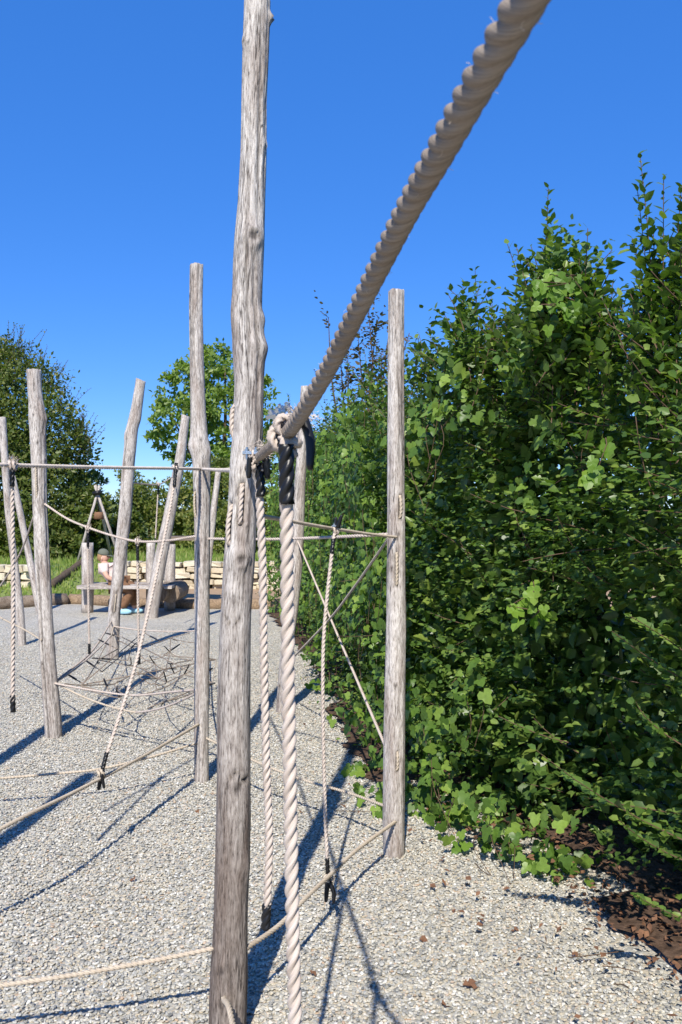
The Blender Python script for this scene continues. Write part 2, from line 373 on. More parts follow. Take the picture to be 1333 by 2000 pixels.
# ------------------------------------------------------------------ gravel pebbles (stuff, instanced)
NP = 430000
yy = np.sqrt(rng.uniform(2.3 ** 2, 13 ** 2, NP)); keep = rng.random(NP) < 1 - smooth(5.5, 13, yy) * 0.92
yy = yy[keep]; xx = (rng.random(len(yy)) * 2 - 1) * 0.43 * yy
fx = np.interp(yy, HT[:, 1], HT[:, 0]) + 0.05 * np.sin(yy * 9); k2 = xx < fx + np.where((yy > 3.7) & (yy < 5.4), .22, np.where(yy < 3.7, -.12, -.05)) + 0.2 * rng.random(len(yy)) ** 3
xx = xx[k2]; yy = yy[k2]
pv = np.stack([xx, yy, g0(xx, yy) + rng.uniform(-0.006, 0.004, len(xx))], -1)
me = bpy.data.meshes.new('gravel_stones'); me.from_pydata(pv.tolist(), [], []); go = bpy.data.objects.new('gravel_stones', me); COL.objects.link(go)
me.materials.append(M['pebble'])
go['kind'] = 'stuff'; tag(go, 'pale grey loose gravel stones covering the playground floor', 'gravel')
ng = bpy.data.node_groups.new('scatter_stones', 'GeometryNodeTree')
ng.interface.new_socket('Geometry', in_out='INPUT', socket_type='NodeSocketGeometry'); ng.interface.new_socket('Geometry', in_out='OUTPUT', socket_type='NodeSocketGeometry')
GN = ng.nodes; GL = ng.links
gi = GN.new('NodeGroupInput'); gout = GN.new('NodeGroupOutput'); ins = GN.new('GeometryNodeInstanceOnPoints')
ico = GN.new('GeometryNodeMeshIcoSphere'); ico.inputs['Subdivisions'].default_value = 2; ico.inputs['Radius'].default_value = 1.0
nz = GN.new('ShaderNodeTexNoise'); nz.inputs['Scale'].default_value = 0.9; nz.inputs['Detail'].default_value = 1
sub = GN.new('ShaderNodeVectorMath'); sub.operation = 'SUBTRACT'; sub.inputs[1].default_value = (0.5, 0.5, 0.5); GL.new(nz.outputs['Color'], sub.inputs[0])
scl = GN.new('ShaderNodeVectorMath'); scl.operation = 'SCALE'; scl.inputs['Scale'].default_value = 1.4; GL.new(sub.outputs[0], scl.inputs[0])
spn = GN.new('GeometryNodeSetPosition'); GL.new(ico.outputs[0], spn.inputs[0]); GL.new(scl.outputs[0], spn.inputs['Offset'])
smt = GN.new('GeometryNodeSetMaterial'); smt.inputs['Material'].default_value = M['pebble']; GL.new(spn.outputs[0], smt.inputs[0])
def rnd(lo, hi, seed):
    r_ = GN.new('FunctionNodeRandomValue'); r_.data_type = 'FLOAT_VECTOR'; r_.inputs[0].default_value = lo; r_.inputs[1].default_value = hi; r_.inputs['Seed'].default_value = seed; return r_.outputs[0]
GL.new(gi.outputs[0], ins.inputs['Points']); GL.new(smt.outputs[0], ins.inputs['Instance'])
GL.new(rnd((-0.35, -0.35, 0), (0.35, 0.35, 6.28), 1), ins.inputs['Rotation']); GL.new(rnd((0.0038, 0.0034, 0.0027), (0.0096, 0.0075, 0.0047), 2), ins.inputs['Scale'])
GL.new(ins.outputs[0], gout.inputs[0])
md = go.modifiers.new('scatter', 'NODES'); md.node_group = ng

# ------------------------------------------------------------------ far edge: edging, walls, logs
def lumpy_log(name, pts, r, mat, parent, n=10, amp=0.12, seed=0):
    P, s_ = resample(spline(pts, 8), 0.12); v = []; f = []
    fr = frames(P)
    for i, (p, t_, a, b) in enumerate(fr):
        for k in range(n):
            th = 2 * math.pi * k / n; q = p + (a * math.cos(th) + b * math.sin(th)) * r
            v.append(q + (q - p) * amp * noise.noise(q * 5 + Vector((seed, 0, 0))) * 2)
    for i in range(len(fr) - 1):
        for k in range(n): f.append([i * n + k, i * n + (k + 1) % n, (i + 1) * n + (k + 1) % n, (i + 1) * n + k])
    f.append(list(range(n))[::-1]); f.append([(len(fr) - 1) * n + k for k in range(n)])
    gp = [(p[0] * 0.0 + p[1], p[2], p[0]) for p in v]
    return mesh_obj(name, v, f, mat, parent, True, None, {'gp': gp, 'dark': [0] * len(v)})
coirp = [(x, float(edge_y(np.float64(x))) + 0.06, 0.06) for x in np.linspace(-5.2, -0.9, 16)]
tag(lumpy_log('coir_roll', coirp, 0.11, M['coir'], None, 12, 0.15), 'brown coir edging roll along the far rim of the gravel', 'edging roll')
lp = [(x, float(edge_y(np.float64(x))) - 0.05, 0.08) for x in np.linspace(-9.5, -5.25, 14)]
tag(lumpy_log('edging_log', lp, 0.12, M['wood_c'], None, 12, 0.12, 3), 'dark brown edging log between gravel and grass at far left', 'log')
A = W(100, 1128, 17.6); B_ = W(168, 1104, 19.6)
A.z = float(terrain(np.float64(A.x), np.float64(A.y))) + 0.07; B_.z = float(terrain(np.float64(B_.x), np.float64(B_.y))) + 0.07
tag(lumpy_log('bank_log', [A, A.lerp(B_, 0.5), B_], 0.075, M['bark'], None, 10, 0.12, 5), 'dark log lying on the grassy bank behind the bench', 'log')

def stone_mesh(seed):
    r_ = random.Random(seed); bm = bmesh.new(); bmesh.ops.create_cube(bm, size=1.0)
    bmesh.ops.bevel(bm, geom=bm.edges[:], offset=0.09, segments=1, affect='EDGES')
    for v in bm.verts: v.co += Vector([r_.uniform(-0.055, 0.055) for _ in range(3)])
    me = bpy.data.meshes.new('stone'); bm.to_mesh(me); bm.free(); me.materials.append(M['stone']); return me
STM = [stone_mesh(i) for i in range(7)]
def stone_wall(label, x0, x1, yb, zb, zt, rows_):
    o = thing('dry_stone_wall', label, 'stone wall', ((x0 + x1) / 2, yb, zb)); r_ = random.Random(int(x0 * 10))
    h = (zt - zb) / rows_
    for j in range(rows_):
        x = x0 - r_.random() * 0.2
        while x < x1:
            wd = r_.uniform(0.16, 0.42) * (1.15 if j == rows_ - 1 else 1); hh = h * r_.uniform(0.78, 1.02)
            s_ = bpy.data.objects.new('stone', STM[r_.randrange(7)]); COL.objects.link(s_); s_.parent = o
            s_.location = (x + wd / 2 - (x0 + x1) / 2, r_.uniform(-0.09, 0.09), j * h + hh / 2 + r_.uniform(-.012, .012))
            s_.scale = (wd * r_.uniform(.86, .97), r_.uniform(0.3, 0.4), hh); s_.rotation_euler = (r_.uniform(-.04, .04), r_.uniform(-.09, .09), r_.uniform(-.15, .15) + (math.pi if r_.random() < .5 else 0))
            x += wd
    return o
stone_wall('cream dry stone retaining wall behind the log bench', -4.95, -1.3, 19.6, 0.02, 0.66, 5)
stone_wall('short cream dry stone wall at the far left beyond the leaning poles', -9.6, -6.3, 17.6, 0.08, 0.70, 4)

# grass blades on the bank
def grass_patch():
    n = 26000; x = rng.uniform(-11, -1.0, n); d = rng.uniform(0.15, 14, n) ** 1.0; y = edge_y(x) + d
    ok = (x < -4.95) | (y > 19.8); x = x[ok]; y = y[ok]; z = terrain(x, y); n = len(x)
    h = rng.uniform(0.05, 0.14, n) * (1 + 0.8 * (rng.random(n) > .9)); a = rng.uniform(0, 6.28, n); wd = 0.012 + 0.0006 * y; lx = rng.normal(0, .035, n); ly = rng.normal(0, .035, n)
    p0 = np.stack([x - np.cos(a) * wd, y - np.sin(a) * wd, z], -1); p1 = np.stack([x + np.cos(a) * wd, y + np.sin(a) * wd, z], -1); p2 = np.stack([x + lx, y + ly, z + h], -1)
    v = np.stack([p0, p1, p2], 1).reshape(-1, 3); f = np.arange(3 * n).reshape(-1, 3)
    o = mesh_obj('grass', v, f, M['grass'], None, False, 'stuff', {'rnd': np.repeat(rng.random(n), 3)})
    tag(o, 'short sunlit grass growing on the bank', 'grass')
grass_patch()

# ================================================================== FOLIAGE
LEAF_V = np.array([(0, 0, 0), (0.32, 0.30, 0.07), (0.24, 0.68, 0.06), (0, 1.0, -0.06), (-0.24, 0.68, 0.06), (-0.32, 0.30, 0.07), (0, 0.5, -0.01)])
LEAF_F = [(0, 1, 2, 6), (6, 2, 3), (6, 3, 4), (0, 6, 4, 5)]
VINE_V = np.array([(0, 0.12, 0), (0.16, -0.08, .02), (0.42, 0.05, .07), (0.50, 0.34, .05), (0.30, 0.46, .05), (0.28, 0.72, .03), (0, 1.0, -.08), (-0.28, 0.72, .03), (-0.30, 0.46, .05), (-0.50, 0.34, .05), (-0.42, 0.05, .07), (-0.16, -0.08, .02), (0, .45, 0)])
VINE_F = [(12, 0, 1, 2), (12, 2, 3), (12, 3, 4), (12, 4, 5), (12, 5, 6), (12, 6, 7), (12, 7, 8), (12, 8, 9), (12, 9, 10), (12, 10, 11, 0)]
DIA_V = np.array([(0, 0, 0), (0.3, 0.45, 0.05), (0, 1, 0), (-0.3, 0.45, 0.05)]); DIA_F = [(0, 1, 2), (0, 2, 3)]
def norm(a): return a / np.maximum(np.linalg.norm(a, axis=-1, keepdims=True), 1e-9)
class Leaves:
    """collects leaves: base point, direction of the midrib, normal, size"""
    def __init__(s): s.p = []; s.d = []; s.n = []; s.s = []
    def add(s, p, d, n, sz): s.p.append(np.atleast_2d(p)); s.d.append(np.atleast_2d(d)); s.n.append(np.atleast_2d(n)); s.s.append(np.atleast_1d(sz))
    def arrays(s): return np.concatenate(s.p), norm(np.concatenate(s.d)), np.concatenate(s.n), np.concatenate(s.s)
def leaf_mesh_arrays(P, D, Nn, Sz, LV, LF):
    X = norm(np.cross(D, Nn)); Z = np.cross(X, D)
    k = len(P); wd = rng.uniform(.78, 1.15, (k, 1, 1)); cu = rng.uniform(-.3, 2.2, (k, 1, 1)); dr = rng.uniform(-.05, .28, (k, 1, 1))
    lx = LV[None, :, 0:1] * wd; ly = LV[None, :, 1:2]; lz = LV[None, :, 2:3] * cu - dr * ly ** 2 + lx * rng.normal(0, .16, (k, 1, 1))
    V = P[:, None] + Sz[:, None, None] * (lx * X[:, None] + ly * D[:, None] + lz * Z[:, None])
    n = len(LV); V = V.reshape(-1, 3); F_ = []
    for b in range(len(P)):
        for q in LF: F_.append([i + b * n for i in q])
    return V, F_
def leaf_obj(name, lv, LV, LF, mat, parent, kind='stuff'):
    P, D, Nn, Sz = lv.arrays() if isinstance(lv, Leaves) else lv
    V, F_ = leaf_mesh_arrays(P, D, Nn, Sz, LV, LF)
    return mesh_obj(name, V, F_, mat, parent, True, kind, {'rnd': np.repeat(rng.random(len(P)), len(LV))})
def rv(n, s=1.0): return rng.normal(0, s, (n, 3))

def spray(lv, p, dirv, length, nl, size, twigs=None, flat=None, gap=0.0, bs=1.0):
    """a shoot with alternate leaves"""
    dirv = np.array(dirv, float); dirv /= np.linalg.norm(dirv)
    bend = rng.normal(0, 0.25 * bs, 3); t_ = np.linspace(gap, 1, nl); pts = np.array(p)[None] + length * (t_[:, None] * dirv[None] + (t_ ** 2)[:, None] * bend[None] * 0.6)
    side = np.cross(dirv, np.array((0, 0, 1.0)) if abs(dirv[2]) < .85 else rng.normal(0, 1, 3)); side /= np.linalg.norm(side)
    if flat is None: upv = np.cross(side, dirv)
    else: upv = flat
    sg = np.where(np.arange(nl) % 2 == 0, 1, -1)[:, None]
    if abs(dirv[2]) >= .75:            # upright shoot: leaves go round it
        an = np.arange(nl) * 2.4 + rng.random() * 6; o2 = np.cross(dirv, side)
        sd = np.cos(an)[:, None] * side + np.sin(an)[:, None] * o2; D = sd * 0.8 + dirv * 0.75 + rv(nl, .12); Nn = dirv[None] * 0.9 - sd * 0.6 + rv(nl, .25)
    else:
        D = sg * side * 0.8 + dirv * 0.65 + rv(nl, .14); Nn = upv[None] + rv(nl, .28)
    sz = size * (0.6 + 0.4 * np.sin(np.pi * np.clip(t_ * 0.9 + 0.1, 0, 1))) * rng.uniform(0.6, 1.22, nl)
    lv.add(pts, D, Nn, sz)
    if twigs is not None: twigs.append([Vector(p)] + [Vector(q) for q in pts[::max(1, nl // 4)]] + [Vector(pts[-1])])

def hedge():
    root = thing('hornbeam_hedge', 'tall dark green clipped hornbeam hedge with long top shoots along the right side', 'hedge', (0.9, 4.5, 0))
    lv = Leaves(); twigs = []
    tot = HS[-1]
    idx = lambda s_: min(len(HPts) - 2, max(1, int(s_ / 0.05)))
    def at(s_):
        i = idx(s_); p = HPts[i]; tg = (HPts[i + 1] - HPts[i - 1]).normalized(); nm = Vector((-tg.y, tg.x, 0))
        if nm.x > 0: nm = -nm
        return np.array(p), np.array(tg), np.array(nm)
    # weights: nearer stretches get more leaves
    ss = np.array(HS); yv = HT[:, 1]; wgt = np.where(yv < 1.6, 0.35, np.clip(4.5 / np.maximum(yv, 1.5), 0.45, 1.6)); cw = np.cumsum(wgt); cw /= cw[-1]
    pick = lambda n: np.interp(rng.random(n), cw, ss)
    def top(s_, y): return 2.36 - (.20 if y < 3.45 else 0) + 0.16 * math.sin(s_ * 2.3) + 0.12 * math.sin(s_ * 5.1 + 1) + 0.022 * y
    # sprays on the face
    for s_ in pick(7000):
        p, tg, nm = at(s_); h = top(s_, p[1]); z = h * (rng.random() ** 0.85); z = max(0.12 if p[1] < 3.9 else 0.04, z)
        hole = noise.noise(Vector((s_ * 2.1, z * 2.4, 31))) + .4 * noise.noise(Vector((s_ * 5, z * 5, 8))) - (.12 if p[1] < 4.3 and z < 1.5 else 0)
        if p[1] < 5.5 and hole < -.17 and rng.random() < .72: continue
        low = p[1] < 4.25 and .5 < z < 1.25
        if low and rng.random() < .38: continue
        lump = 0.22 * noise.noise(Vector((s_ * 1.2, z * 1.4, 3))) + 0.10 * noise.noise(Vector((s_ * 3.5, z * 3.5, 9)))
        dep = lump - 0.55 * rng.random() ** 1.4 - 0.02 - 0.10 * (z / h) ** 3 - 0.12 * (z < 0.35 and p[1] < 3.9) + 0.05 * (z < .4 and p[1] > 3.9) + (0.16 if z > 1.3 else -.04) * (p[1] < 4.3)
        d = nm * rng.uniform(0.3, 1.0) + tg * rng.normal(0, 0.6) + np.array((0, 0, rng.normal(0.12 + 0.5 * (z / h) ** 2, 0.33)))
        base = p + nm * (dep - 0.12) + np.array((0, 0, z))
        spray(lv, base, d, rng.uniform(0.16, 0.38), rng.integers(7, 13), rng.uniform(0.042, 0.061), twigs if rng.random() < .12 else None, flat=np.array((0, 0, 0.8)) + nm * 0.45 + tg * rng.normal(0, .2))
    # inner mass
    n = 50000; si = pick(n); P0 = []
    for s_ in si:
        p, tg, nm = at(s_); h = top(s_, p[1]); P0.append(p - nm * ((0.42 if p[1] < 4.3 else .25 if p[1] < 5.2 else .15) + 1.2 * rng.random() ** 1.3) + np.array((0, 0, rng.uniform(0.08, h * 0.97))))
    P0 = np.array(P0); lv.add(P0, rv(n), rv(n) + np.array((0, 0, .5)), rng.uniform(0.07, 0.115, n))
    # top shoots everywhere
    for s_ in pick(900):
        p, tg, nm = at(s_); h = top(s_, p[1]); b = p - nm * rng.uniform(0.0, 1.2) + np.array((0, 0, h - 0.2))
        ln = rng.uniform(0.22, 0.42) + (0.25 * rng.random() if rng.random() < .15 else 0)
        spray(lv, b, np.array((rng.normal(0, .34), rng.normal(0, .34), 1)), ln, int(ln * 48), rng.uniform(0.05, 0.068), twigs)
    # tall shoots seen against the sky: tip px, py, depth, length
    for px, py, d, ln, bx in ((905, 548, 4.6, .50, 4), (945, 600, 4.6, .38, -22), (1068, 402, 4.0, .62, 10), (1035, 470, 4.05, .5, -30), (1140, 480, 3.9, .42, 10), (1178, 545, 3.8, .40, -8), (1290, 288, 3.35, .85, 4), (1288, 360, 3.4, .7, 14), (1306, 318, 3.32, .75, -4), (1318, 352, 3.3, .7, 8), (1276, 400, 3.4, .6, 6), (1328, 300, 3.28, .7, -6),
                              (1250, 436, 3.4, .40, -40), (1000, 600, 4.3, .3, 10), (832, 645, 5.2, .35, -14), (870, 690, 5.0, .3, -10), (1015, 575, 4.3, .3, -10), (566, 762, 13, .8, 0), (600, 775, 11, .7, 0), (640, 800, 9.5, .6, 0), (705, 770, 8, .45, 5),
                              (1100, 560, 3.9, .4, 0), (1240, 560, 3.5, .35, -30), (1225, 580, 3.4, .22, -46), (1270, 500, 3.4, .5, 5), (1050, 520, 4.0, .45, -14), (1125, 525, 3.9, .4, 16)):
        tip = W(px, py, d); base = tip - Vector((bx * d / F, rng.normal(0, .04), ln)); base2 = base - Vector((0, 0, 0.25))
        spray(lv, np.array(base2), np.array(tip - base2), (tip - base2).length, int(ln * 78) + 14, 0.062, twigs, bs=.35)
        if px > 860:
            for _k in range(2 if d > 3.7 else 1):
                t2 = tip + Vector((rng.normal(0, .045), rng.normal(0, .05), -ln * rng.uniform(.15, .5))); b2 = base2 + Vector((rng.normal(0, .06), rng.normal(0, .05), 0)); spray(lv, np.array(b2), np.array(t2 - b2), (t2 - b2).length, int(ln * 60) + 8, .06, twigs, bs=.5)
        for _ in range(int(ln * 7)):
            q = base.lerp(tip, rng.uniform(0, .55)); dd = np.array((rng.normal(0, .6), rng.normal(0, .4), .8)); spray(lv, np.array(q), dd, rng.uniform(.1, .2), 6, 0.05, twigs)
    # bushy cones below the tall shoots
    for ax, ay, bl, br, by, d, n in ((1080, 470, 985, 1215, 740, 3.95, 150), (1305, 520, 1245, 1345, 800, 3.35, 18), (905, 590, 862, 960, 735, 4.6, 60), (1140, 500, 1080, 1220, 700, 3.85, 70), (832, 665, 800, 880, 760, 5.2, 30)):
        for _ in range(n):
            q = rng.random() ** .6; px = ax + (bl + (br - bl) * rng.random() - ax) * q; py = ay + (by - ay) * q; b = W(px, py + 30, d + rng.normal(0, .12))
            spray(lv, np.array(b), np.array((rng.normal(0, .5), rng.normal(-.1, .4), .8)), rng.uniform(.14, .28), 9, rng.uniform(.052, .07), twigs if rng.random() < .3 else None)
    # loose low sprays hanging out at the near right
    for px, py, d, tx, ty, nl in ((1333, 1640, 3.1, 1000, 1490, 22), (1333, 1590, 3.15, 1180, 1570, 13), (1333, 1795, 2.95, 1205, 1738, 10), (1340, 1330, 3.0, 1170, 1232, 12), (1340, 1460, 3.0, 1170, 1360, 12), (1335, 1680, 3.1, 1185, 1620, 12), (1110, 1450, 3.6, 1000, 1430, 10), (1333, 1270, 2.9, 1235, 1195, 10)):
        a = W(px, py, d); b = W(tx, ty, d - 0.05)
        spray(lv, np.array(a), np.array(b - a), (b - a).length, int(nl * 1.6), 0.056, twigs, flat=np.array((-.3, -.75, .75)))
    P, D, Nn, Sz = lv.arrays()
    # the 300 that show largest are leaves of their own
    px = P[:, 0] / np.maximum(P[:, 1], .1) * F + 666; py = HZ - (P[:, 2] - EYE) / np.maximum(P[:, 1], .1) * F
    infr = (px > 700) & (px < 1325) & (py > 300) & (py < 1900) & (P[:, 1] > 1.5)
    fr_x = np.interp(P[:, 1], HT[:, 1], HT[:, 0]); dep = P[:, 0] - fr_x
    score = np.where(infr, Sz / P[:, 1] - 0.03 * np.maximum(dep + 0.12, 0), -9); order = np.argsort(-score); own = order[:290]; rest = np.setdiff1d(np.arange(len(P)), own)
    leaf_obj('foliage', (P[rest], D[rest], Nn[rest], Sz[rest]), LEAF_V, LEAF_F, M['hedge'], root)
    proto = []
    for k in range(6):
        me = bpy.data.meshes.new('leaf'); LV = LEAF_V.copy(); LV[:, 2] *= rng.uniform(.4, 1.8); LV[3, 2] -= rng.uniform(0, .12); me.from_pydata(LV.tolist(), [], [list(q) for q in LEAF_F]); me.materials.append(M['hedge'])
        at_ = me.attributes.new('rnd', 'FLOAT', 'POINT'); at_.data.foreach_set('value', [rng.random()] * len(LV)); me.polygons.foreach_set('use_smooth', [True] * len(me.polygons)); proto.append(me)
    o_ = ORG[root.name]
    for i in own:
        Xv = norm(np.cross(D[i], Nn[i])); Zv = np.cross(Xv, D[i]); o = bpy.data.objects.new('leaf', proto[i % 6]); COL.objects.link(o); o.parent = root
        R = Matrix((Xv, D[i], Zv)).transposed().to_4x4(); o.matrix_local = Matrix.Translation(Vector(P[i]) - o_) @ R @ Matrix.Scale(float(Sz[i]), 4)
    mb = MB()
    for tw in twigs: mb.tube(tw, [0.0032 - 0.002 * i / len(tw) for i in range(len(tw))], 4, False)
    mb.build('twigs', M['twig'], root, True, 'stuff')
    for s_ in np.arange(1.0, tot, 0.42):
        p, tg, nm = at(s_); q = Vector(p - nm * rng.uniform(.75, 1.1)); st = [q, q + Vector((rng.normal(0, .06), rng.normal(0, .06), .8)), q + Vector((rng.normal(0, .12), rng.normal(0, .12), 1.9))]
        MB().tube(spline(st, 4), [0.028, 0.027, .026, .025, .022, .02, .017, .014, .01], 6).build('stem', M['bark'], root)
    return at, top, pick
H_AT, H_TOP, H_PICK = hedge()

def vines():
    # creeper over the hedge face, thick where the photograph shows it
    root = thing('grape_vine_creeper', 'bright green lobed vine leaves creeping over the hedge beside the pale straight post', 'creeper', (0.5, 5, 0))
    lv = Leaves(); strands = MB()
    def put(P, nm, tg, n, size):
        P = np.array(P); lv.add(P, np.array((0, 0, -.7))[None] + rv(len(P), .45) + np.array(nm) * .25, np.array(nm)[None] + np.array((0, -.5, .55)) + rv(len(P), .42), rng.uniform(.75, 1.2, len(P)) * size)
    for _ in range(15000):
        s_ = rng.uniform(0, HS[-1]); p, tg, nm = H_AT(s_); y = p[1]; h = H_TOP(s_, y); z = rng.uniform(.08, .97) * h
        cl = noise.noise(Vector((s_ * 1.7, z * 1.3, 21))) + .5 * noise.noise(Vector((s_ * 4.1, z * 3.3, 5)))
        if y < 3.7: thr = .75 if z < 1.7 else .35
        elif y < 5.6: thr = (.12 if z < .9 else .22 if z < 1.5 else .30 if z < 2.0 else .05) + .22 * max(0, (4.7 - y))
        elif y < 10: thr = -.12
        else: thr = .0
        if z < .35 and 3.75 < y < 6.2: thr = -.6
        if cl < thr + rng.normal(0, .07): continue
        lump = .22 * noise.noise(Vector((s_ * 1.2, z * 1.4, 3)))
        q = p + nm * (max(lump, -.02) + rng.uniform(-.06, .09) + (rng.uniform(0, .14) if z < .35 else 0)); q[2] = z
        put([q], nm, tg, 1, .058 * rng.uniform(.7, 1.25))
        if rng.random() < .05:
            e = Vector(q); strands.tube(spline([e, e + Vector(tg) * rng.normal(0, .1) + Vector((0, 0, -.15)), e + Vector(tg) * rng.normal(0, .15) + Vector((0, 0, -.35))], 3), .002, 4, False)
    # foot of the creeper on the gravel, and the low runners by the pale post
    for px, py, r_, n in ((700, 1500, 14, 10), (735, 1490, 20, 14), (725, 1545, 18, 10), (745, 1575, 14, 8), (830, 1560, 50, 36), (870, 1590, 45, 40), (800, 1545, 30, 22), (930, 1600, 50, 40), (960, 1640, 40, 26), (1060, 1680, 36, 20), (1100, 1690, 40, 18), (1140, 1680, 25, 12), (640, 1340, 22, 20), (690, 1400, 25, 20), (620, 1270, 18, 16), (840, 1500, 50, 30), (900, 1540, 50, 34)):
        d = min(EYE * F / (py + 14 - HZ), 9)
        P = [np.array(W(px + rng.normal(0, r_), py + rng.normal(0, r_ * .45), d + rng.normal(0, .08))) for _ in range(n)]
        for q in P: q[2] = max(q[2], .03)
        put(P, (-.5, -.8, 0), (1, 0, 0), n, .066)
    leaf_obj('foliage', lv, VINE_V, VINE_F, M['vine'], root); strands.build('runners', M['twig'], root, True, 'stuff')
    # young yellow-green clumps
    def clump(label, spots, d, size, n):
        c = W(spots[0][0], spots[0][1], d); r = thing('young_vine_shoot', label, 'vine shoot', c, 'young vine shoots on the hedge'); me0 = []
        for k in range(4):
            LV = VINE_V.copy(); LV[:, 2] += rng.normal(0, .03, len(LV)); me = bpy.data.meshes.new('leaf'); me.from_pydata(LV.tolist(), [], [list(q) for q in VINE_F]); me.materials.append(M['lime'])
            a_ = me.attributes.new('rnd', 'FLOAT', 'POINT'); a_.data.foreach_set('value', [rng.random()] * len(LV)); me0.append(me)
        pts = []
        for px, py, sp in spots:
            for _ in range(n):
                q = W(px + rng.normal(0, sp), py + rng.normal(0, sp), d + rng.normal(0, .03)); pts.append(q)
                D = norm(np.array((rng.normal(0, .5), rng.normal(-.1, .3), -.8))); Nn = np.array((-.15, -.9, .5)) + rng.normal(0, .3, 3); X = norm(np.cross(D, Nn)); Z = np.cross(X, D)
                o = bpy.data.objects.new('leaf', me0[rng.integers(4)]); COL.objects.link(o); o.parent = r
                o.matrix_local = Matrix.Translation(q - c) @ Matrix((X, D, Z)).transposed().to_4x4() @ Matrix.Scale(size * rng.uniform(.7, 1.15), 4)
        pts.sort(key=lambda q: -q.z); MB().tube(pts[::3] if len(pts) > 6 else pts, .0025, 4, False).build('stem', M['twig'], r)
    clump('yellow-green vine clump hanging high among the hedge top shoots', [(1085, 560, 22), (1120, 575, 22), (1095, 600, 18), (1075, 545, 14)], 3.62, .058, 12)
    clump('small yellow-green vine sprig halfway up the dark hedge face', [(1005, 1185, 12), (1035, 1165, 13), (1055, 1190, 10), (1040, 1150, 8)], 3.55, .058, 5)
    clump('pale green vine sprig on the upper right of the hedge', [(1195, 880, 16), (1165, 905, 10), (1160, 925, 8)], 3.25, .062, 5)
vines()

def tree(name, label, cat, base, blobs, nleaf, lsize, mat, trunks, group=None, shell=0.55, LV=DIA_V, LF=DIA_F, up=0.0):
    root = thing(name, label, cat, base, group); lv = Leaves(); vol = np.array([b[3] * b[4] * b[5] for b in blobs]) ** .75; vol /= vol.sum()
    for b, wq in zip(blobs, vol):
        n = int(nleaf * wq); c = np.array(b[:3]); rad = np.array(b[3:6])
        m = max(5, int(n / 42)); d = norm(rv(m)); cc = c + d * rad * (shell + (1 - shell) * rng.random((m, 1)) ** .5)      # leaf clumps
        ci = rng.integers(0, m, n); sp = 0.16 * rad.mean()
        P = cc[ci] + rv(n, sp) * np.array((1, 1, .75)); out = norm(P - c)
        lv.add(P, rv(n, .8) + out * .5 + np.array((0, 0, up)), out * .5 + np.array((0, 0, .7)) + rv(n, .5), lsize * rng.uniform(.7, 1.3, n))
    leaf_obj('crown', lv, LV, LF, mat, root)
    for tr in trunks:
        P = spline(tr[0], 5); k = len(P); MB().tube(P, [tr[1] * (1 - .85 * i / k) for i in range(k)], 7).build('trunk', M['bark'], root)
    return root
def gz(x, y): return float(terrain(np.float64(x), np.float64(y)))
# dark tree at the left
def dark_tree():
    d = 22.5; b = W(-40, 1060, d); b.z = .6; bl = []; k = 22.5 / 17.5
    for px, py, rx, rz in ((-60, 760, 1.1, 1.0), (20, 780, .95, 1.0), (70, 850, .95, .95), (-30, 900, 1.3, 1.2), (110, 890, .72, .7), (60, 960, 1.1, .9), (130, 940, .5, .5), (-60, 1010, 1.4, .6), (30, 1020, 1.1, .5), (-120, 860, 1.4, 1.4), (140, 870, .35, .5), (0, 720, .6, .55), (100, 960, .75, .6)):
        c = W(px, py, d + rng.normal(0, .4)); bl.append((c.x, c.y, c.z, rx * k, rx * 1.1 * k, rz * k))
    root = tree('broad_dark_tree', 'dense dark green tree filling the left edge behind the poles', 'tree', b, bl, 44000, .112, M['darktree'], [([b, b + Vector((.1, 0, 1.5)), b + Vector((.2, 0, 3.8))], .16), ([b, b + Vector((.5, -.2, 1.2)), b + Vector((1.2, -.2, 3))], .09)], up=.35)
    lv = Leaves(); tw = MB()
    for _ in range(150):
        px, py = ((rng.uniform(-40, 60), rng.uniform(665, 730)) if rng.random() < .45 else (rng.uniform(60, 180), 0))
        if py == 0: py = 700 + (px - 60) * 1.5 + rng.normal(0, 14)
        q = W(px, py, d + rng.normal(0, .5)); dv = np.array((.35 + rng.normal(0, .25), rng.normal(0, .2), .9)); sub_ = []
        spray(lv, np.array(q) - dv * .3, dv, rng.uniform(.45, .95), 14, .10, sub_)
        tw.tube(sub_[0], .005, 3, False)
    leaf_obj('top_shoots', lv, DIA_V, DIA_F, M['darktree'], root); tw.build('twigs', M['twig'], root, True, 'stuff')
dark_tree()
# ash tree far behind
def ash():
    d = 44; b = W(425, 1040, d); b.z = .7; bl = []
    for px, py, r_ in ((400, 712, 1.0), (430, 700, 1.0), (365, 745, 1.1), (445, 740, 1.2), (490, 760, 1.1), (340, 790, 1.0), (395, 780, 1.3), (330, 830, 1.0), (310, 850, .6), (360, 840, 1.2), (440, 800, 1.3), (500, 820, 1.2), (400, 860, 1.1), (345, 875, .8), (470, 860, 1.2), (380, 900, 1.2), (430, 910, 1.4), (480, 920, 1.4)):
        c = W(px, py, d + rng.normal(0, .8)); bl.append((c.x, c.y, c.z, r_, r_, r_ * .85))
    tr = [([b, W(420, 960, d), W(400, 860, d), W(385, 740, d)], .22), ([b, W(430, 940, d), W(440, 840, d), W(440, 720, d)], .2), ([W(425, 960, d), W(460, 880, d), W(485, 780, d)], .14), ([W(420, 960, d), W(370, 880, d), W(335, 810, d)], .12)]
    tree('tall_ash_tree', 'tall light green tree standing far behind the poles', 'tree', b, bl, 12500, .25, M['ash'], tr, shell=.45)
ash()
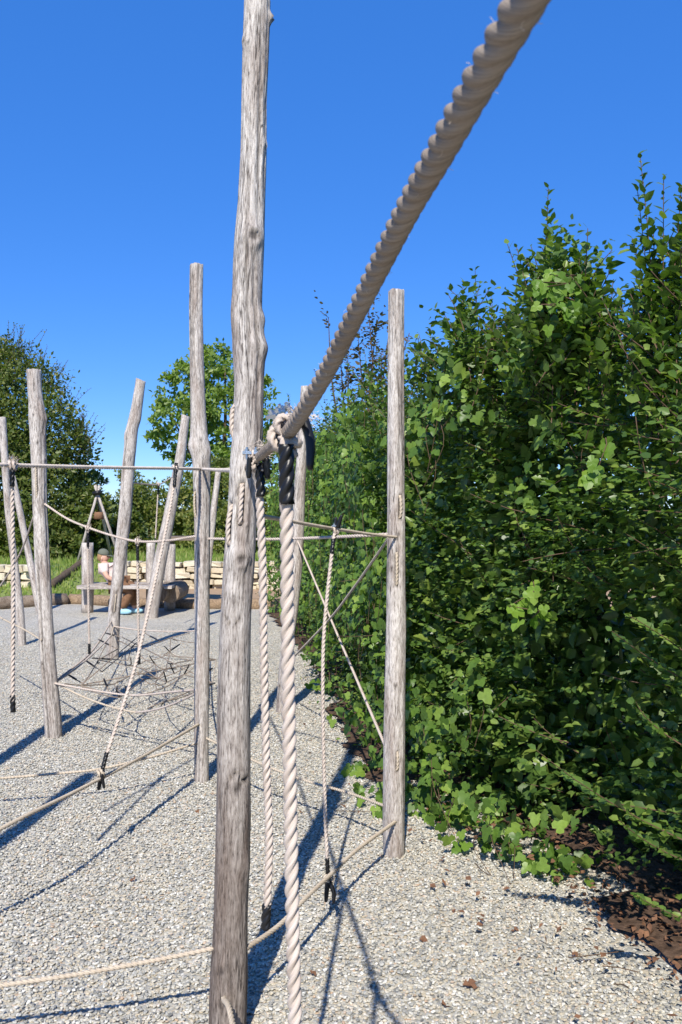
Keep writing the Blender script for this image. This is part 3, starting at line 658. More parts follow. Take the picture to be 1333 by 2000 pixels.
# shrubs and low trees at the back
BG = [(205, 930, 1075, 45, 24, 'darktree'), (245, 925, 1080, 46, 27, 'shrub'), (170, 960, 1075, 42, 22, 'darktree'), (292, 952, 1078, 44, 30, 'shrub'), (335, 935, 1078, 44, 26, 'shrub'), (385, 900, 1078, 48, 30, 'shrub'), (440, 890, 1078, 52, 31, 'darktree'), (490, 900, 1080, 50, 29, 'shrub'), (530, 860, 1090, 42, 24, 'shrub'), (410, 975, 1082, 40, 24, 'shrub'), (120, 1000, 1090, 40, 21, 'darktree'), (60, 1000, 1095, 55, 21, 'darktree'), (590, 870, 1100, 45, 22, 'hedge'), (255, 1000, 1080, 34, 23, 'darktree'), (-20, 990, 1095, 60, 22, 'darktree'), (460, 985, 1085, 45, 23, 'shrub')]
BLAB = ['dark bushy shrub right of the big left tree', 'olive shrub behind the log tripod', 'dark shrub at the foot of the big left tree', 'low olive shrub where the far roof peeps over', 'olive shrub behind the second leaning pole', 'tall olive shrub under the ash tree crown', 'dark shrub under the middle of the ash tree', 'olive shrub behind the tallest post', 'shrub between tallest post and hedge end', 'low shrub behind the plank shelf', 'dark low shrub left of the log tripod', 'dark shrub between the two leftmost poles', 'green bush behind the far end of the hedge', 'dark low shrub right under the log tripod', 'dark shrub at the left frame edge under the big tree', 'low olive shrub behind the tallest post foot']
for (px, pt, pb, rw, d, mk), lb in zip(BG, BLAB):
    b = W(px, pb, d); b.z = gz(b.x, b.y); top_ = W(px, pt, d).z; rx = rw * d / F; hh = (top_ - b.z)
    bl = [(b.x + rng.normal(0, rx * .35), d + rng.normal(0, rx * .3), b.z + hh * q, rx * rng.uniform(.6, .85), rx * .7, hh * .28) for q in (.2, .3, .5, .65, .78)]
    tree('shrub', lb, 'shrub', b, bl, 4200, .12, M[mk], [([b, b + Vector((0, 0, hh * .5)), b + Vector((.1, 0, hh * .8))], .05)], 'shrubs at the back of the playground', up=.3)
# sparse young tree behind the hedge
def sapling():
    d = 12.0; b = W(720, 1180, d); b.z = 0; root = thing('young_pear_tree', 'sparse young tree with browning leaves rising behind the hedge and the pale post', 'tree', b)
    lv = Leaves(); tw = []
    for px, py, bx in ((642, 620, 668), (720, 600, 712), (735, 640, 715), (700, 660, 705), (760, 650, 728), (800, 650, 760), (680, 700, 690), (745, 690, 730), (665, 690, 680), (785, 690, 760)):
        a = W(bx, 860, d); t_ = W(px, py, d + rng.normal(0, .2)); P = spline([a, a.lerp(t_, .5) + Vector((rng.normal(0, .05), 0, 0)), t_], 6); tw.append(P)
        dens = 8 if px in (642, 800, 785) else 34
        for _ in range(dens):
            q = P[rng.integers(2, len(P))]; spray(lv, np.array(q), np.array((rng.normal(0, .6), rng.normal(0, .5), rng.normal(.5, .4))), rng.uniform(.12, .3), 6, .075)
    leaf_obj('crown', lv, LEAF_V, LEAF_F, M['brownleaf'], root)
    mb = MB()
    for P in tw: mb.tube(P, [.016 - .012 * i / len(P) for i in range(len(P))], 5, False)
    mb.build('branches', M['bark'], root, True); MB().tube([b, W(712, 980, d), W(712, 858, d)], [.05, .04, .03], 7).build('trunk', M['bark'], root)
sapling()

# ================================================================== POLES
POLES = {}
def pole(key, name, label, prof, d0, d1, mat='wood_b', n=28, step=.03, seed=0, bumps=(), slots=(), cuts=(), group='weathered climbing poles', tilt=(0, 0)):
    """prof: (py, left px, right px) top to bottom; bumps/slots: (py, px offset -1..1, width m, height m, depth m)"""
    prof = sorted(prof); y0 = prof[0][0]; y1 = prof[-1][0]
    pys = np.array([p[0] for p in prof], float); cx = np.array([(p[1] + p[2]) / 2 for p in prof]); rr = np.array([(p[2] - p[1]) / 2 for p in prof])
    base = W(cx[-1], y1, d0); root = thing(name, label, 'pole', (base.x, d0, max(0, base.z)), group)
    H_ = (y1 - y0) / F * d0; rings = max(12, int(H_ / step)); v = []; gp = []; dk = []; f = []
    R_ = random.Random(seed); cr = [(R_.uniform(0, 6.28), R_.uniform(0, H_), R_.uniform(.3, 1.1), R_.uniform(.003, .009)) for _ in range(14)]
    if y1 < 2100: bumps = list(bumps) + [(R_.uniform(y0 + 30, y1 - 30), R_.uniform(-.9, .9), R_.uniform(.007, .013), R_.uniform(.008, .016), R_.uniform(.003, .006)) for _ in range(7)]
    def dep(py): return d0 + (d1 - d0) * (y1 - py) / (y1 - y0)
    info = {}
    for i in range(rings + 1):
        py = y1 + 14 - (y1 + 14 - y0) * i / rings; d = dep(py); c = W(np.interp(py, pys, cx), py, d); r0 = np.interp(py, pys, rr) / F * d; s_ = (y1 - py) / F * d0
        if i == 0: c.z = min(c.z, -.03)
        for k in range(n):
            th = 2 * math.pi * k / n + math.pi / 2; u = Vector((math.cos(th), math.sin(th), 0))
            q = Vector((u.x * 1.6, u.y * 1.6, s_ * 1.3 + seed * 7)); rad = r0 * (1 + .038 * noise.noise(q) + .012 * noise.noise(Vector((u.x * 5, u.y * 5, s_ * 2.2 + seed))) + .010 * noise.noise(Vector((u.x * 2, u.y * 2, s_ * 9 + seed))))
            rad += .0016 * noise.noise(Vector((u.x * 14, u.y * 14, s_ * 3 + seed))) * 2
            dark = 0
            for (ca, cz, cl, cd) in cr:
                ang = (th - ca + .25 * math.sin(s_ * 3 + ca) + math.pi) % (2 * math.pi) - math.pi
                if abs(s_ - cz) < cl / 2 and abs(ang) * r0 < .005:
                    wgt = (1 - abs(s_ - cz) / (cl / 2)) ** .5; rad -= cd * wgt; dark = max(dark, .55 * wgt)
            for (by, bo, bw, bh, bd) in bumps:
                bs = (y1 - by) / F * d0; xo = -u.x if False else u.x; lat = math.asin(max(-1, min(1, bo)))
                ang = (th - (-math.pi / 2 + lat) + math.pi) % (2 * math.pi) - math.pi; e = (ang * r0 / bw) ** 2 + ((s_ - bs) / bh) ** 2
                if e < 6:
                    rad += (1.5 if bw < .03 else 1.0) * bd * math.exp(-e)
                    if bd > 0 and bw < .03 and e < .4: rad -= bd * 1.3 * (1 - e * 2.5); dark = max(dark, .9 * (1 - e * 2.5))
            for (sy, so_, sw, sh, sd) in slots:
                ss_ = (y1 - sy) / F * d0; lat = math.asin(max(-1, min(1, so_))); ang = (th - (-math.pi / 2 + lat) + math.pi) % (2 * math.pi) - math.pi
                e = max(abs(ang) * r0 / sw, abs(s_ - ss_) / sh)
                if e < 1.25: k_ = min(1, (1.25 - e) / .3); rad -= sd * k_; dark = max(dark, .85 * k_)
            for (qy, qa, qw, qh, qd) in cuts:
                qs = (y1 - qy) / F * d0; ang = (th - (-math.pi / 2 + math.asin(qa)) + math.pi) % (2 * math.pi) - math.pi; hz = s_ - qs - .012 * math.sin(ang * 5 + qy)
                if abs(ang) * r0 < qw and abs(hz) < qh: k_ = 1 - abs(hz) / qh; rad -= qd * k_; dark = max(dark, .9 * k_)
            p = c + u * max(.2 * r0, rad)
            if i == rings: p.z += .012 * noise.noise(Vector((u.x * 2 + seed, u.y * 2, 0))) + tilt[0] * u.x * r0 + tilt[1] * u.y * r0
            v.append(p); gp.append((u.x * r0 + seed * .37, u.y * r0, s_)); dk.append(dark)
    for i in range(rings):
        for k in range(n): f.append([i * n + k, i * n + (k + 1) % n, (i + 1) * n + (k + 1) % n, (i + 1) * n + k])
    o = rings * n; cc = sum((v[o + k] for k in range(n)), Vector()) / n; ring2 = []
    for k in range(n): v.append(cc + (v[o + k] - cc) * .93 + Vector((0, 0, .006))); gp.append((gp[o + k][0], gp[o + k][1], gp[o + k][2])); dk.append(.1)
    for k in range(n): f.append([o + k, o + (k + 1) % n, o + n + (k + 1) % n, o + n + k])
    v.append(cc + Vector((0, 0, .002))); gp.append((0, 0, gp[o][2])); dk.append(.35)
    for k in range(n): f.append([o + n + k, o + n + (k + 1) % n, o + 2 * n])
    mesh_obj('trunk', v, f, M[mat], root, True, None, {'gp': gp, 'dark': dk})
    def surf(py, off=0.0, out=0.0):
        """a point on the pole surface seen from the camera side; off -1..1 across, off None = back"""
        d = dep(py); c = W(np.interp(py, pys, cx), py, d); r0 = np.interp(py, pys, rr) / F * d
        if off is None: return c + Vector((0, r0 + out, 0))
        a = -math.pi / 2 + math.asin(max(-1, min(1, off))); return c + Vector((math.cos(a), math.sin(a), 0)) * (r0 + out)
    POLES[key] = (root, surf); return root

pole('P1', 'climbing_pole', 'tallest grey robinia post with the thick near rope, cracked and bent', [(-2, 477, 528), (100, 474, 525), (200, 472, 521), (300, 470, 520), (400, 465, 518), (460, 459, 517), (520, 456, 515), (600, 455, 512), (640, 455, 515), (680, 455, 519), (750, 459, 516), (850, 455, 514), (900, 450, 508), (1000, 445, 501), (1100, 437, 497), (1200, 431, 490), (1300, 427, 488), (1400, 424, 488), (1500, 424, 490), (1600, 423, 490), (1700, 420, 486), (1800, 417, 484), (1900, 412, 484), (2000, 409, 481), (2022, 408, 481)],
     2.78, 2.80, 'wood_a', 64, .012, 1, bumps=((470, .35, .029, .036, .018), (625, .95, .03, .03, .010), (682, .9, .035, .035, .012), (1090, .25, .026, .028, .012), (35, 1, .012, .012, .016), (808, -.1, .009, .012, .005), (285, .95, .012, .015, .006), (1880, -.3, .018, .03, .008), (615, -.95, .04, .07, .006), (1690, .9, .03, .05, .008)),
     slots=((985, .0, .011, .062, .020), (1025, -.80, .010, .065, .016)), cuts=((1511, .5, .035, .006, .022), (1211, -.05, .03, .005, .012), (1526, .4, .012, .02, .006)))
pole('P_right', 'climbing_pole', 'smooth pale straight post standing in front of the hedge', [(570, 759, 790), (700, 758, 790), (800, 757, 790), (1000, 757, 792), (1200, 755, 793), (1400, 750, 792), (1600, 748, 791), (1672, 749, 791)], 4.25, 4.27, 'wood_b', 40, .02, 2,
     bumps=((670, .0, .012, .014, .004), (1040, .1, .02, .02, .004)), slots=((990, .45, .010, .05, .014), (1110, .0, .010, .075, .010), (1483, .25, .009, .04, .014)))
pole('P2', 'climbing_pole', 'slim grey post with a swollen knot, left of the tallest post', [(518, 372, 397), (600, 370, 396), (700, 371, 398), (800, 373, 402), (850, 372, 406), (875, 371, 411), (900, 376, 411), (1000, 380, 411), (1200, 380, 410), (1400, 380, 408), (1530, 380, 408)], 5.42, 5.45, 'wood_b', 32, .025, 3,
     bumps=((872, -.9, .03, .04, .012), (885, .9, .03, .03, .010), (862, .3, .02, .03, .008)), slots=((985, -.85, .012, .07, .015),))
pole('P_left', 'climbing_pole', 'stout grey post with a knobbly upper half and a split lower half at left', [(724, 53, 80), (760, 55, 82), (785, 57, 85), (815, 57, 91), (840, 59, 90), (900, 62, 91), (1000, 65, 92), (1100, 69, 98), (1200, 75, 103), (1300, 80, 110), (1400, 87, 120), (1442, 90, 122)], 6.5, 6.5, 'wood_b', 36, .022, 4,
     bumps=((800, .8, .03, .05, .010), (820, .95, .03, .04, .012), (865, .2, .02, .03, .006), (900, .95, .02, .03, .006)), slots=((940, -.1, .008, .09, .012), (1270, -.45, .007, .62, .022)))
pole('P_255', 'climbing_pole', 'crooked grey pole leaning right beside the seated person', [(743, 266, 285), (790, 258, 279), (815, 252, 276), (840, 246, 270), (900, 240, 264), (1000, 232, 258), (1100, 222, 246), (1200, 212, 235), (1287, 208, 232)], 10.2, 10.2, 'wood_b', 22, .05, 5, bumps=((820, .9, .04, .05, .014), (850, -.9, .05, .06, .014)), slots=((1175, .2, .012, .12, .02),), tilt=(-.4, 0))
pole('P_340', 'climbing_pole', 'thin pale pole leaning right in front of the log bench', [(812, 355, 371), (900, 342, 362), (1000, 321, 344), (1100, 300, 325), (1197, 282, 309)], 14.4, 14.4, 'wood_b', 18, .08, 6, tilt=(-.3, 0))
pole('P_far', 'climbing_pole', 'grey pole at the left frame edge behind the hanging rope', [(816, -4, 12), (900, 3, 17), (1000, 10, 23), (1100, 22, 36), (1200, 31, 48), (1260, 35, 52)], 11.2, 11.2, 'wood_b', 18, .06, 7)
pole('P_strut', 'climbing_pole', 'thin slanted pole crossing behind the split stout post', [(930, 20, 31), (1000, 33, 46), (1100, 53, 67), (1194, 71, 86)], 15.0, 15.0, 'wood_b', 14, .1, 8)
pole('P_425', 'climbing_pole', 'thin slanted pole just left of the tallest post, behind', [(921, 421, 432), (1000, 411, 424), (1100, 400, 414), (1199, 388, 404)], 14.6, 14.6, 'wood_b', 14, .1, 9)
pole('P_beh', 'climbing_pole', 'slim grey pole leaning behind the thick hanging rope', [(756, 588, 604), (850, 582, 603), (950, 575, 597), (1000, 572, 596), (1100, 566, 592), (1200, 556, 582), (1300, 546, 570), (1392, 539, 564)], 7.35, 7.35, 'wood_b', 24, .04, 10)
# two poles just outside the frame whose shadows lie on the gravel at the left
pole('P_out', 'climbing_pole', 'tall grey post just outside the left frame edge, casting a shadow up the split post', [(500, -420, -370), (1100, -385, -335), (1690, -352, -300)], 4.13, 4.13, 'wood_b', 20, .06, 11, bumps=())
pole('P_out2', 'climbing_pole', 'grey post outside the frame, casting the rounded shadow at lower left', [(-120, -860, -775), (1000, -850, -765), (2250, -835, -740)], 2.26, 2.26, 'wood_b', 20, .05, 12)

# ================================================================== ROPES
RD = .0098
def rope_geo(P, R, n=18, pitch=None, per=10, lobes=(.5, .52), s0=0.0):
    pitch = pitch or 6.6 * R; P, s_ = resample(P, pitch / per); fr = frames(P); v = []; f = []; gp = []; a_, b_ = lobes
    for i, (p, t_, u, w_) in enumerate(fr):
        tw = 2 * math.pi * s_[i] / pitch
        for k in range(n):
            th = 2 * math.pi * k / n; ph = ((th + math.pi / 3) % (2 * math.pi / 3)) - math.pi / 3
            r_ = R * (a_ * math.cos(ph) + math.sqrt(max(0, b_ * b_ - (a_ * math.sin(ph)) ** 2))); q = th + tw
            v.append(p + (u * math.cos(q) + w_ * math.sin(q)) * r_); gp.append((ph, s_[i] + s0, 0))
    for i in range(len(fr) - 1):
        for k in range(n): f.append([i * n + k, i * n + (k + 1) % n, (i + 1) * n + (k + 1) % n, (i + 1) * n + k])
    f.append(list(range(n))[::-1]); f.append([(len(fr) - 1) * n + k for k in range(n)])
    return v, f, gp
def rope_obj(name, P, R, mat, parent, n=18, per=10, **kw):
    v, f, gp = rope_geo(P, R, n, per=per, **kw); return mesh_obj(name, v, f, mat, parent, True, None, {'gp': gp})
def sleeve(P, R, parent, name='sleeve', n=18):
    P = spline(P, 8) if len(P) > 2 else [Vector(P[0]).lerp(Vector(P[1]), i / 8) for i in range(9)]
    v, f, gp = rope_geo(P, R * 1.14, n, pitch=6.6 * R, per=12, lobes=(.38, .62)); return mesh_obj(name, v, f, M['black'], parent)
def tail(a, b, R, parent, name='rope_tail', bend=(0, 0, 0)):
    a = Vector(a); b = Vector(b); m_ = a.lerp(b, .5) + Vector(bend); P = spline([a, m_, b], 8); k = len(P) - 1
    return MB().tube(P, [R * (1 - .35 * (i / k) ** 3) if i < k else R * .45 for i in range(k + 1)], 10).build(name, M['black'], parent)
def fray(c, d, L_, parent, n=60, spread=.5, base=.008):
    mb = MB(); c = Vector(c); d = Vector(d).normalized()
    for _ in range(n):
        o = Vector([random.gauss(0, base) for _ in range(3)]); e = (d + Vector([random.gauss(0, spread) for _ in range(3)])).normalized() * L_ * random.uniform(.5, 1); s_ = e.orthogonal().normalized() * .0006
        m_ = e * .55 + Vector([random.gauss(0, .15 * L_) for _ in range(3)])
        mb.add([c + o - s_, c + o + s_, c + o + m_ + s_ * .8, c + o + m_ - s_ * .8, c + o + e], [[0, 1, 2, 3], [3, 2, 4]])
    return mb.build('frayed_end', M['fray'], parent, False)
def coil(c, axis, R, r, turns, parent, name='knot', mat='rope', width=None, squash=1.0, n=10):
    axis = Vector(axis).normalized(); u = axis.orthogonal().normalized(); w_ = axis.cross(u); P = []; width = width if width is not None else turns * r * 1.9
    for i in range(int(turns * 20) + 1):
        t_ = i / (turns * 20); a = t_ * turns * 2 * math.pi; P.append(Vector(c) + (u * math.cos(a) + w_ * math.sin(a)) * R + axis * (t_ - .5) * width)
    v, f, gp = rope_geo(P, r, n, per=8); return mesh_obj(name, v, f, M[mat], parent, True, None, {'gp': gp})
def clamp(c, axis, size, parent):
    """wire-rope style clamp: plate, two bolts, nuts, U-bow"""
    axis = Vector(axis).normalized(); up = Vector((0, 0, 1)); up = (up - axis * up.dot(axis)).normalized(); sd = axis.cross(up); R = Matrix((axis, sd, up)).transposed()
    mb = MB(); c = Vector(c); mb.box(c + up * size * .1, (size * .9, size * 1.7, size * .28), R)
    mb.box(c + up * size * .1 + axis * size * .9, (size * .5, size * 1.5, size * .24), R)
    for q in (-1, 1):
        for z in (0, .9):
            b = c + sd * size * .55 * q + axis * size * z; mb.tube([b - up * size * .5, b + up * size * .65], size * .13, 8); mb.tube([b + up * size * .24, b + up * size * .46], size * .27, 6)
    return mb.build('clamp', M['steel'], parent, False)

def span_rope(name, label, pts, R=RD, mat='rope', n=14, per=8, cat='rope', group=None, sm=10):
    P = spline(pts, sm) if len(pts) < 9 else pts
    root = thing(name, label, cat, P[0], group); rope_obj('strand_body', P, R, M[mat], root, n, per); return root
def hang_rope(label, pts, R=RD, top_sleeve=None, bot=None, knot=True, n=18, per=10, axis=(1, 0, 0), frayed=False, group='hanging ropes'):
    """pts: path from the carrying rope down; sleeves given as world path"""
    root = thing('hanging_rope', label, 'rope', pts[0], group); rope_obj('strand_body', spline(pts, 10), R, M['rope'], root, n, per)
    if top_sleeve: sleeve(top_sleeve, R, root, 'sleeve', n)
    if bot: sleeve(bot, R * 1.02, root, 'end_sleeve', n)
    if knot: coil(pts[0], axis, R * 1.75, R * .8, 2, root)
    if frayed: fray(Vector(pts[0]) + Vector((0, 0, R * 1.6)), (.4, -.2, .5), R * 2.4, root, 90, .6, R * .8)
    return root
s1 = POLES['P1'][1]; sr = POLES['P_right'][1]; s2 = POLES['P2'][1]; sL = POLES['P_left'][1]; s255 = POLES['P_255'][1]; s340 = POLES['P_340'][1]; sB = POLES['P_beh'][1]; sF = POLES['P_far'][1]

# --- near hand rope
K1 = W(505, 893, 1.95); K2 = W(562, 846, 1.20)
R1 = [s1(915, .35, -.01), K1 + Vector((-.012, .06, .002)), K1, W(535, 868, 1.5), K2, W(594, 800, 1.05), W(640, 722, .94), W(700, 602, .81), W(755, 492, .71), W(800, 403, .635), W(860, 297, .55), W(930, 170, .475), W(1032, -6, .40), W(1170, -240, .325), W(1480, -760, .23), Vector((.22, .0, 1.97)), Vector((.36, -.8, 2.03))]
r1 = thing('hand_rope', 'thick twisted rope running from above the camera to the tallest post', 'rope', K1)
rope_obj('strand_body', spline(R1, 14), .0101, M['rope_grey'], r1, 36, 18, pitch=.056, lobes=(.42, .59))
fz = MB()
for p_, t_, u_, w2 in frames(resample(spline(R1, 14), .014)[0]):
    an = random.uniform(0, 6.28); o_ = u_ * math.cos(an) + w2 * math.sin(an); q_ = p_ + o_ * .0085; e_ = q_ + o_ * random.uniform(.002, .006) + t_ * random.uniform(-.006, .006); fz.tube([q_, (q_ + e_) / 2 + Vector([random.gauss(0, .001) for _ in range(3)]), e_], .00016, 3, False)
fz.build('loose_fibres', M['fray'], r1, False, 'stuff')
# --- first hanging rope (beside the post)
h1 = [K1 + Vector((.004, -.012, -.015)), W(507, 960, 1.94), W(513, 1100, 1.94), W(516, 1300, 1.94), W(521, 1500, 1.95), W(526, 1640, 1.95), W(522, 1775, 1.95)]
ho = hang_rope('twisted hanging rope close to the right side of the tallest post', h1, .0098, [W(506, 905, 1.94), W(509, 940, 1.935), W(510, 970, 1.935)], [W(521.5, 1766, 1.95), W(520, 1790, 1.95), W(519, 1814, 1.95)], True, 24, 14, (K2 - K1))
clamp(W(483, 887, 1.93), (1, .1, 0), .022, ho)
fray(W(505, 876, 1.93), (.1, 0, 1), .014, ho, 120, .9, .009); fray(W(515, 885, 1.92), (1, -.3, .1), .016, ho, 70, .8, .007)
tail(W(489, 893, 1.92), W(486, 934, 1.92), .0068, ho); tail(W(519, 890, 1.93), W(523, 935, 1.93), .0085, ho)
coil(W(499, 893, 1.93), (1, -.2, -.5), .011, .006, 1.5, ho, 'lashing')
# --- second hanging rope (nearest, thick)
h2 = [K2 + Vector((0, -.012, -.01)), W(560, 930, 1.17), W(561, 1060, 1.17), W(563, 1300, 1.17), W(568, 1600, 1.17), W(572, 1820, 1.17), W(577, 2010, 1.17), W(581, 2250, 1.17)]
ho = hang_rope('nearest and thickest hanging rope with a glossy black sleeve at its top', h2, .0098, [W(559.5, 868, 1.165), W(560, 930, 1.165), W(561, 985, 1.165)], [W(581, 2240, 1.17), W(582, 2300, 1.17)], False, 28, 18, (0, 1, 0))
dR = (W(594, 800, 1.05) - K2).normalized()
coil(K2 + Vector((-.008, .01, -.004)), dR, .0155, .0075, 1.6, ho, 'knot', n=14); coil(K2 + Vector((.004, -.004, -.016)), (0, .3, 1), .0105, .0075, 1.5, ho, 'knot', n=14)
tail(W(594, 818, 1.11), W(606, 918, 1.10), .0066, ho, bend=(.004, 0, .004)); fray(W(608, 818, 1.12), (.4, 0, -.3), .010, ho, 50, .9, .005); fray(W(571, 806, 1.18), (-.2, 0, 1), .009, ho, 60, .9, .005)
clamp(W(540, 812, 1.25), (.5, .3, .3), .019, ho); coil(W(556, 830, 1.2), (-.2, 1, .2), .011, .0055, 2, ho, 'lashing')
MB().tube([W(552, 822, 1.23), W(548, 845, 1.22), W(552, 870, 1.2)], .0075, 10).build('rope_tail', M['black'], ho)
# rope loops threaded through the slots of the tallest post
for py0, py1, o_ in ((948, 1021, .0), (988, 1063, -.80)):
    P = [s1(py0, o_, -.022), s1(py0 + 4, o_, -.006), s1((py0 + py1) / 2, o_, .001), s1(py1 - 4, o_, -.006), s1(py1, o_, -.022)]
    rope_obj('rope_loop', spline(P, 8), .0085, M['rope'], POLES['P1'][0], 16, 12)
P = [s1(785, -.9, -.02), s1(800, -.98, .002), s1(840, -.98, .003), s1(872, -.98, -.02)]; rope_obj('rope_loop', spline(P, 8), .0085, M['rope'], POLES['P1'][0], 16, 12)
for key, lst in (('P_right', ((968, 1012, .45), (1078, 1142, .0), (1462, 1500, .25))), ('P_left', ((905, 975, -.1),)), ('P2', ((960, 1012, -.85),)), ('P_255', ((1160, 1195, .2),))):
    rt, sf_ = POLES[key]
    for py0, py1, o_ in lst:
        P = [sf_(py0, o_, -.018), sf_(py0 + 3, o_, -.005), sf_((py0 + py1) / 2, o_, .001), sf_(py1 - 3, o_, -.005), sf_(py1, o_, -.018)]
        rope_obj('rope_loop', spline(P, 6), .0085, M['rope_tan'], rt, 10, 8)

# --- horizontal hand rope at left (to the slim post, then on to the tallest)
lft = W(0, 908, 3.45); far_l = lft + (lft - W(200, 910, 4.1)) * .8
R2 = [far_l, lft, W(25, 909, 3.55), W(200, 913, 4.2), W(345, 915, 4.95), s2(917, 0, .006)]
span_rope('hand_rope', 'pale twisted rope stretched level from the left frame edge to the slim knotted post', R2, .0098, 'rope_pale', group='level hand ropes')
span_rope('hand_rope', 'short level rope between the slim knotted post and the tallest post', [s2(917, .3, .006), W(430, 918, 3.9), s1(919, -.9, -.006)], .0085, 'rope_pale', group='level hand ropes')
hl = [W(25, 909, 3.54), W(24, 960, 3.54), W(26, 1150, 3.54), W(25, 1370, 3.54)]
hang_rope('hanging rope at the left frame edge with a black lower end', hl, .0098, [W(24.5, 918, 3.53), W(24, 950, 3.53)], [W(25, 1358, 3.54), W(26, 1391, 3.54)], True, 16, 9, (1, .3, 0), True)
# diagonal rope from the hand rope to the foot rope
h12 = [W(343, 915, 4.93), W(334, 985, 4.85), W(300, 1150, 4.62), W(262, 1310, 4.4), W(207, 1480, 4.2)]
ho = hang_rope('slanting rope from the level hand rope down to the low foot rope', h12, .0095, [W(345, 905, 4.93), W(341, 950, 4.88)], [W(209, 1470, 4.2), W(201, 1502, 4.17)], True, 14, 9, (1, .3, 0))
tail(W(198, 1512, 4.16), W(193, 1543, 4.16), .011, ho); tail(W(199, 1512, 4.15), W(204, 1540, 4.15), .008, ho); coil(W(198, 1510, 4.17), (1, .4, .3), .016, .008, 2, ho, 'knot', 'rope_tan')
# --- foot ropes
fl = W(0, 1925, 2.63)
span_rope('foot_rope', 'low tan rope from the tallest post to the lower left frame edge', [s1(1845, -.9, -.01), W(300, 1876, 2.74), W(150, 1903, 2.68), fl, fl + (fl - W(150, 1903, 2.68)) * 2.5], .0082, 'rope_tan', 16, 9, group='low foot ropes')
span_rope('foot_rope', 'tan rope rising from lower left to the slim knotted post', [W(-420, 1850, 2.72), W(0, 1620, 3.42), W(150, 1545, 3.95), W(280, 1477, 4.6), s2(1412, -.3, -.002)], .0098, 'rope_tan', 14, 8, group='low foot ropes')
span_rope('foot_rope', 'sagging thin rope low over the gravel, left of the slim knotted post', [W(-60, 1524, 4.9), W(0, 1520, 4.95), W(110, 1511, 5.0), W(200, 1501, 5.05), W(300, 1477, 5.2), s2(1449, -.6, -.002)], .0085, 'rope_tan', 12, 7, group='low foot ropes')
fr_r = [sr(1598, .1, -.005), W(700, 1658, 3.78), W(655, 1700, 3.52), W(600, 1752, 3.22), W(545, 1808, 3.0), s1(1852, .95, -.01)]
span_rope('foot_rope', 'tan foot rope between the pale straight post and the tallest post', fr_r, .0095, 'rope_tan', 14, 8, group='low foot ropes')
span_rope('foot_rope', 'rope leaving a hole at the foot of the tallest post towards the camera', [s1(1922, -.15, -.02), s1(1930, -.1, .004), W(447, 1965, 2.60), W(456, 2005, 2.48), W(470, 2070, 2.3), W(520, 2300, 1.8), Vector((-.05, .9, .3)), Vector((.2, -.6, .32))], .0095, 'rope_tan', 16, 10, group='low foot ropes')
span_rope('foot_rope', 'low rope from the far side of the pale post to the slim knotted post', [sr(1572, -.7, -.01), W(680, 1548, 4.5), W(590, 1522, 4.75), W(500, 1487, 5.0), s2(1440, .85, -.004)], .0085, 'rope_tan', 12, 7, group='low foot ropes')
# --- right-hand hand ropes
R7 = [sr(1049, .0, -.004), W(720, 1043, 4.0), W(660, 1034, 3.7), W(600, 1024, 3.4), W(535, 1012, 3.1), s1(1005, .8, -.01)]
span_rope('hand_rope', 'rope from the tallest post to a dark hole in the pale straight post', R7, .0078, 'rope_tan', 14, 8, group='level hand ropes')
span_rope('hand_rope', 'rope from the pale straight post to the slim knotted post behind the tallest', [sr(1043, -.9, -.01), W(690, 1047, 4.4), W(600, 1051, 4.75), W(520, 1053, 5.0), s2(1052, .9, -.006)], .0092, 'rope', 14, 8, group='level hand ropes')
mid = [W(656, 1036, 3.66), W(650, 1070, 3.62), W(636, 1200, 3.58), W(631, 1300, 3.55), W(632, 1450, 3.55), W(636, 1600, 3.55), W(640, 1690, 3.53)]
ho = hang_rope('thin hanging rope in front of the vine leaves, tied to the foot rope below', mid, .0085, [W(655, 1044, 3.65), W(651, 1062, 3.62), W(648.5, 1080, 3.61)], [W(639.5, 1676, 3.53), W(640.5, 1707, 3.53)], True, 14, 9, (1, .3, 0))
clamp(W(655, 1028, 3.66), (1, -.2, 0), .022, ho); tail(W(660, 1030, 3.64), W(668, 1006, 3.63), .009, ho); tail(W(656, 1030, 3.65), W(657, 1010, 3.65), .008, ho)
coil(W(642, 1718, 3.5), (1, -.6, .1), .014, .0075, 2, ho, 'knot', 'rope_tan'); tail(W(640, 1722, 3.49), W(637, 1762, 3.48), .010, ho); tail(W(643, 1722, 3.49), W(652, 1764, 3.47), .009, ho, bend=(.01, 0, 0))
span_rope('brace_rope', 'taut rope slanting from the pole behind the thick rope down to the pale post', [sB(1058, .2, -.004), W(660, 1240, 5.9), sr(1457, -.85, -.004)], .0088, 'rope', 12, 7, group='crossed brace ropes')
span_rope('brace_rope', 'tan rope slanting from the pale post down to the foot of the pole behind', [sr(1050, -.9, -.004), W(690, 1150, 5.0), W(640, 1214, 5.8), sB(1292, .5, -.004)], .0085, 'rope_tan', 12, 7, group='crossed brace ropes')
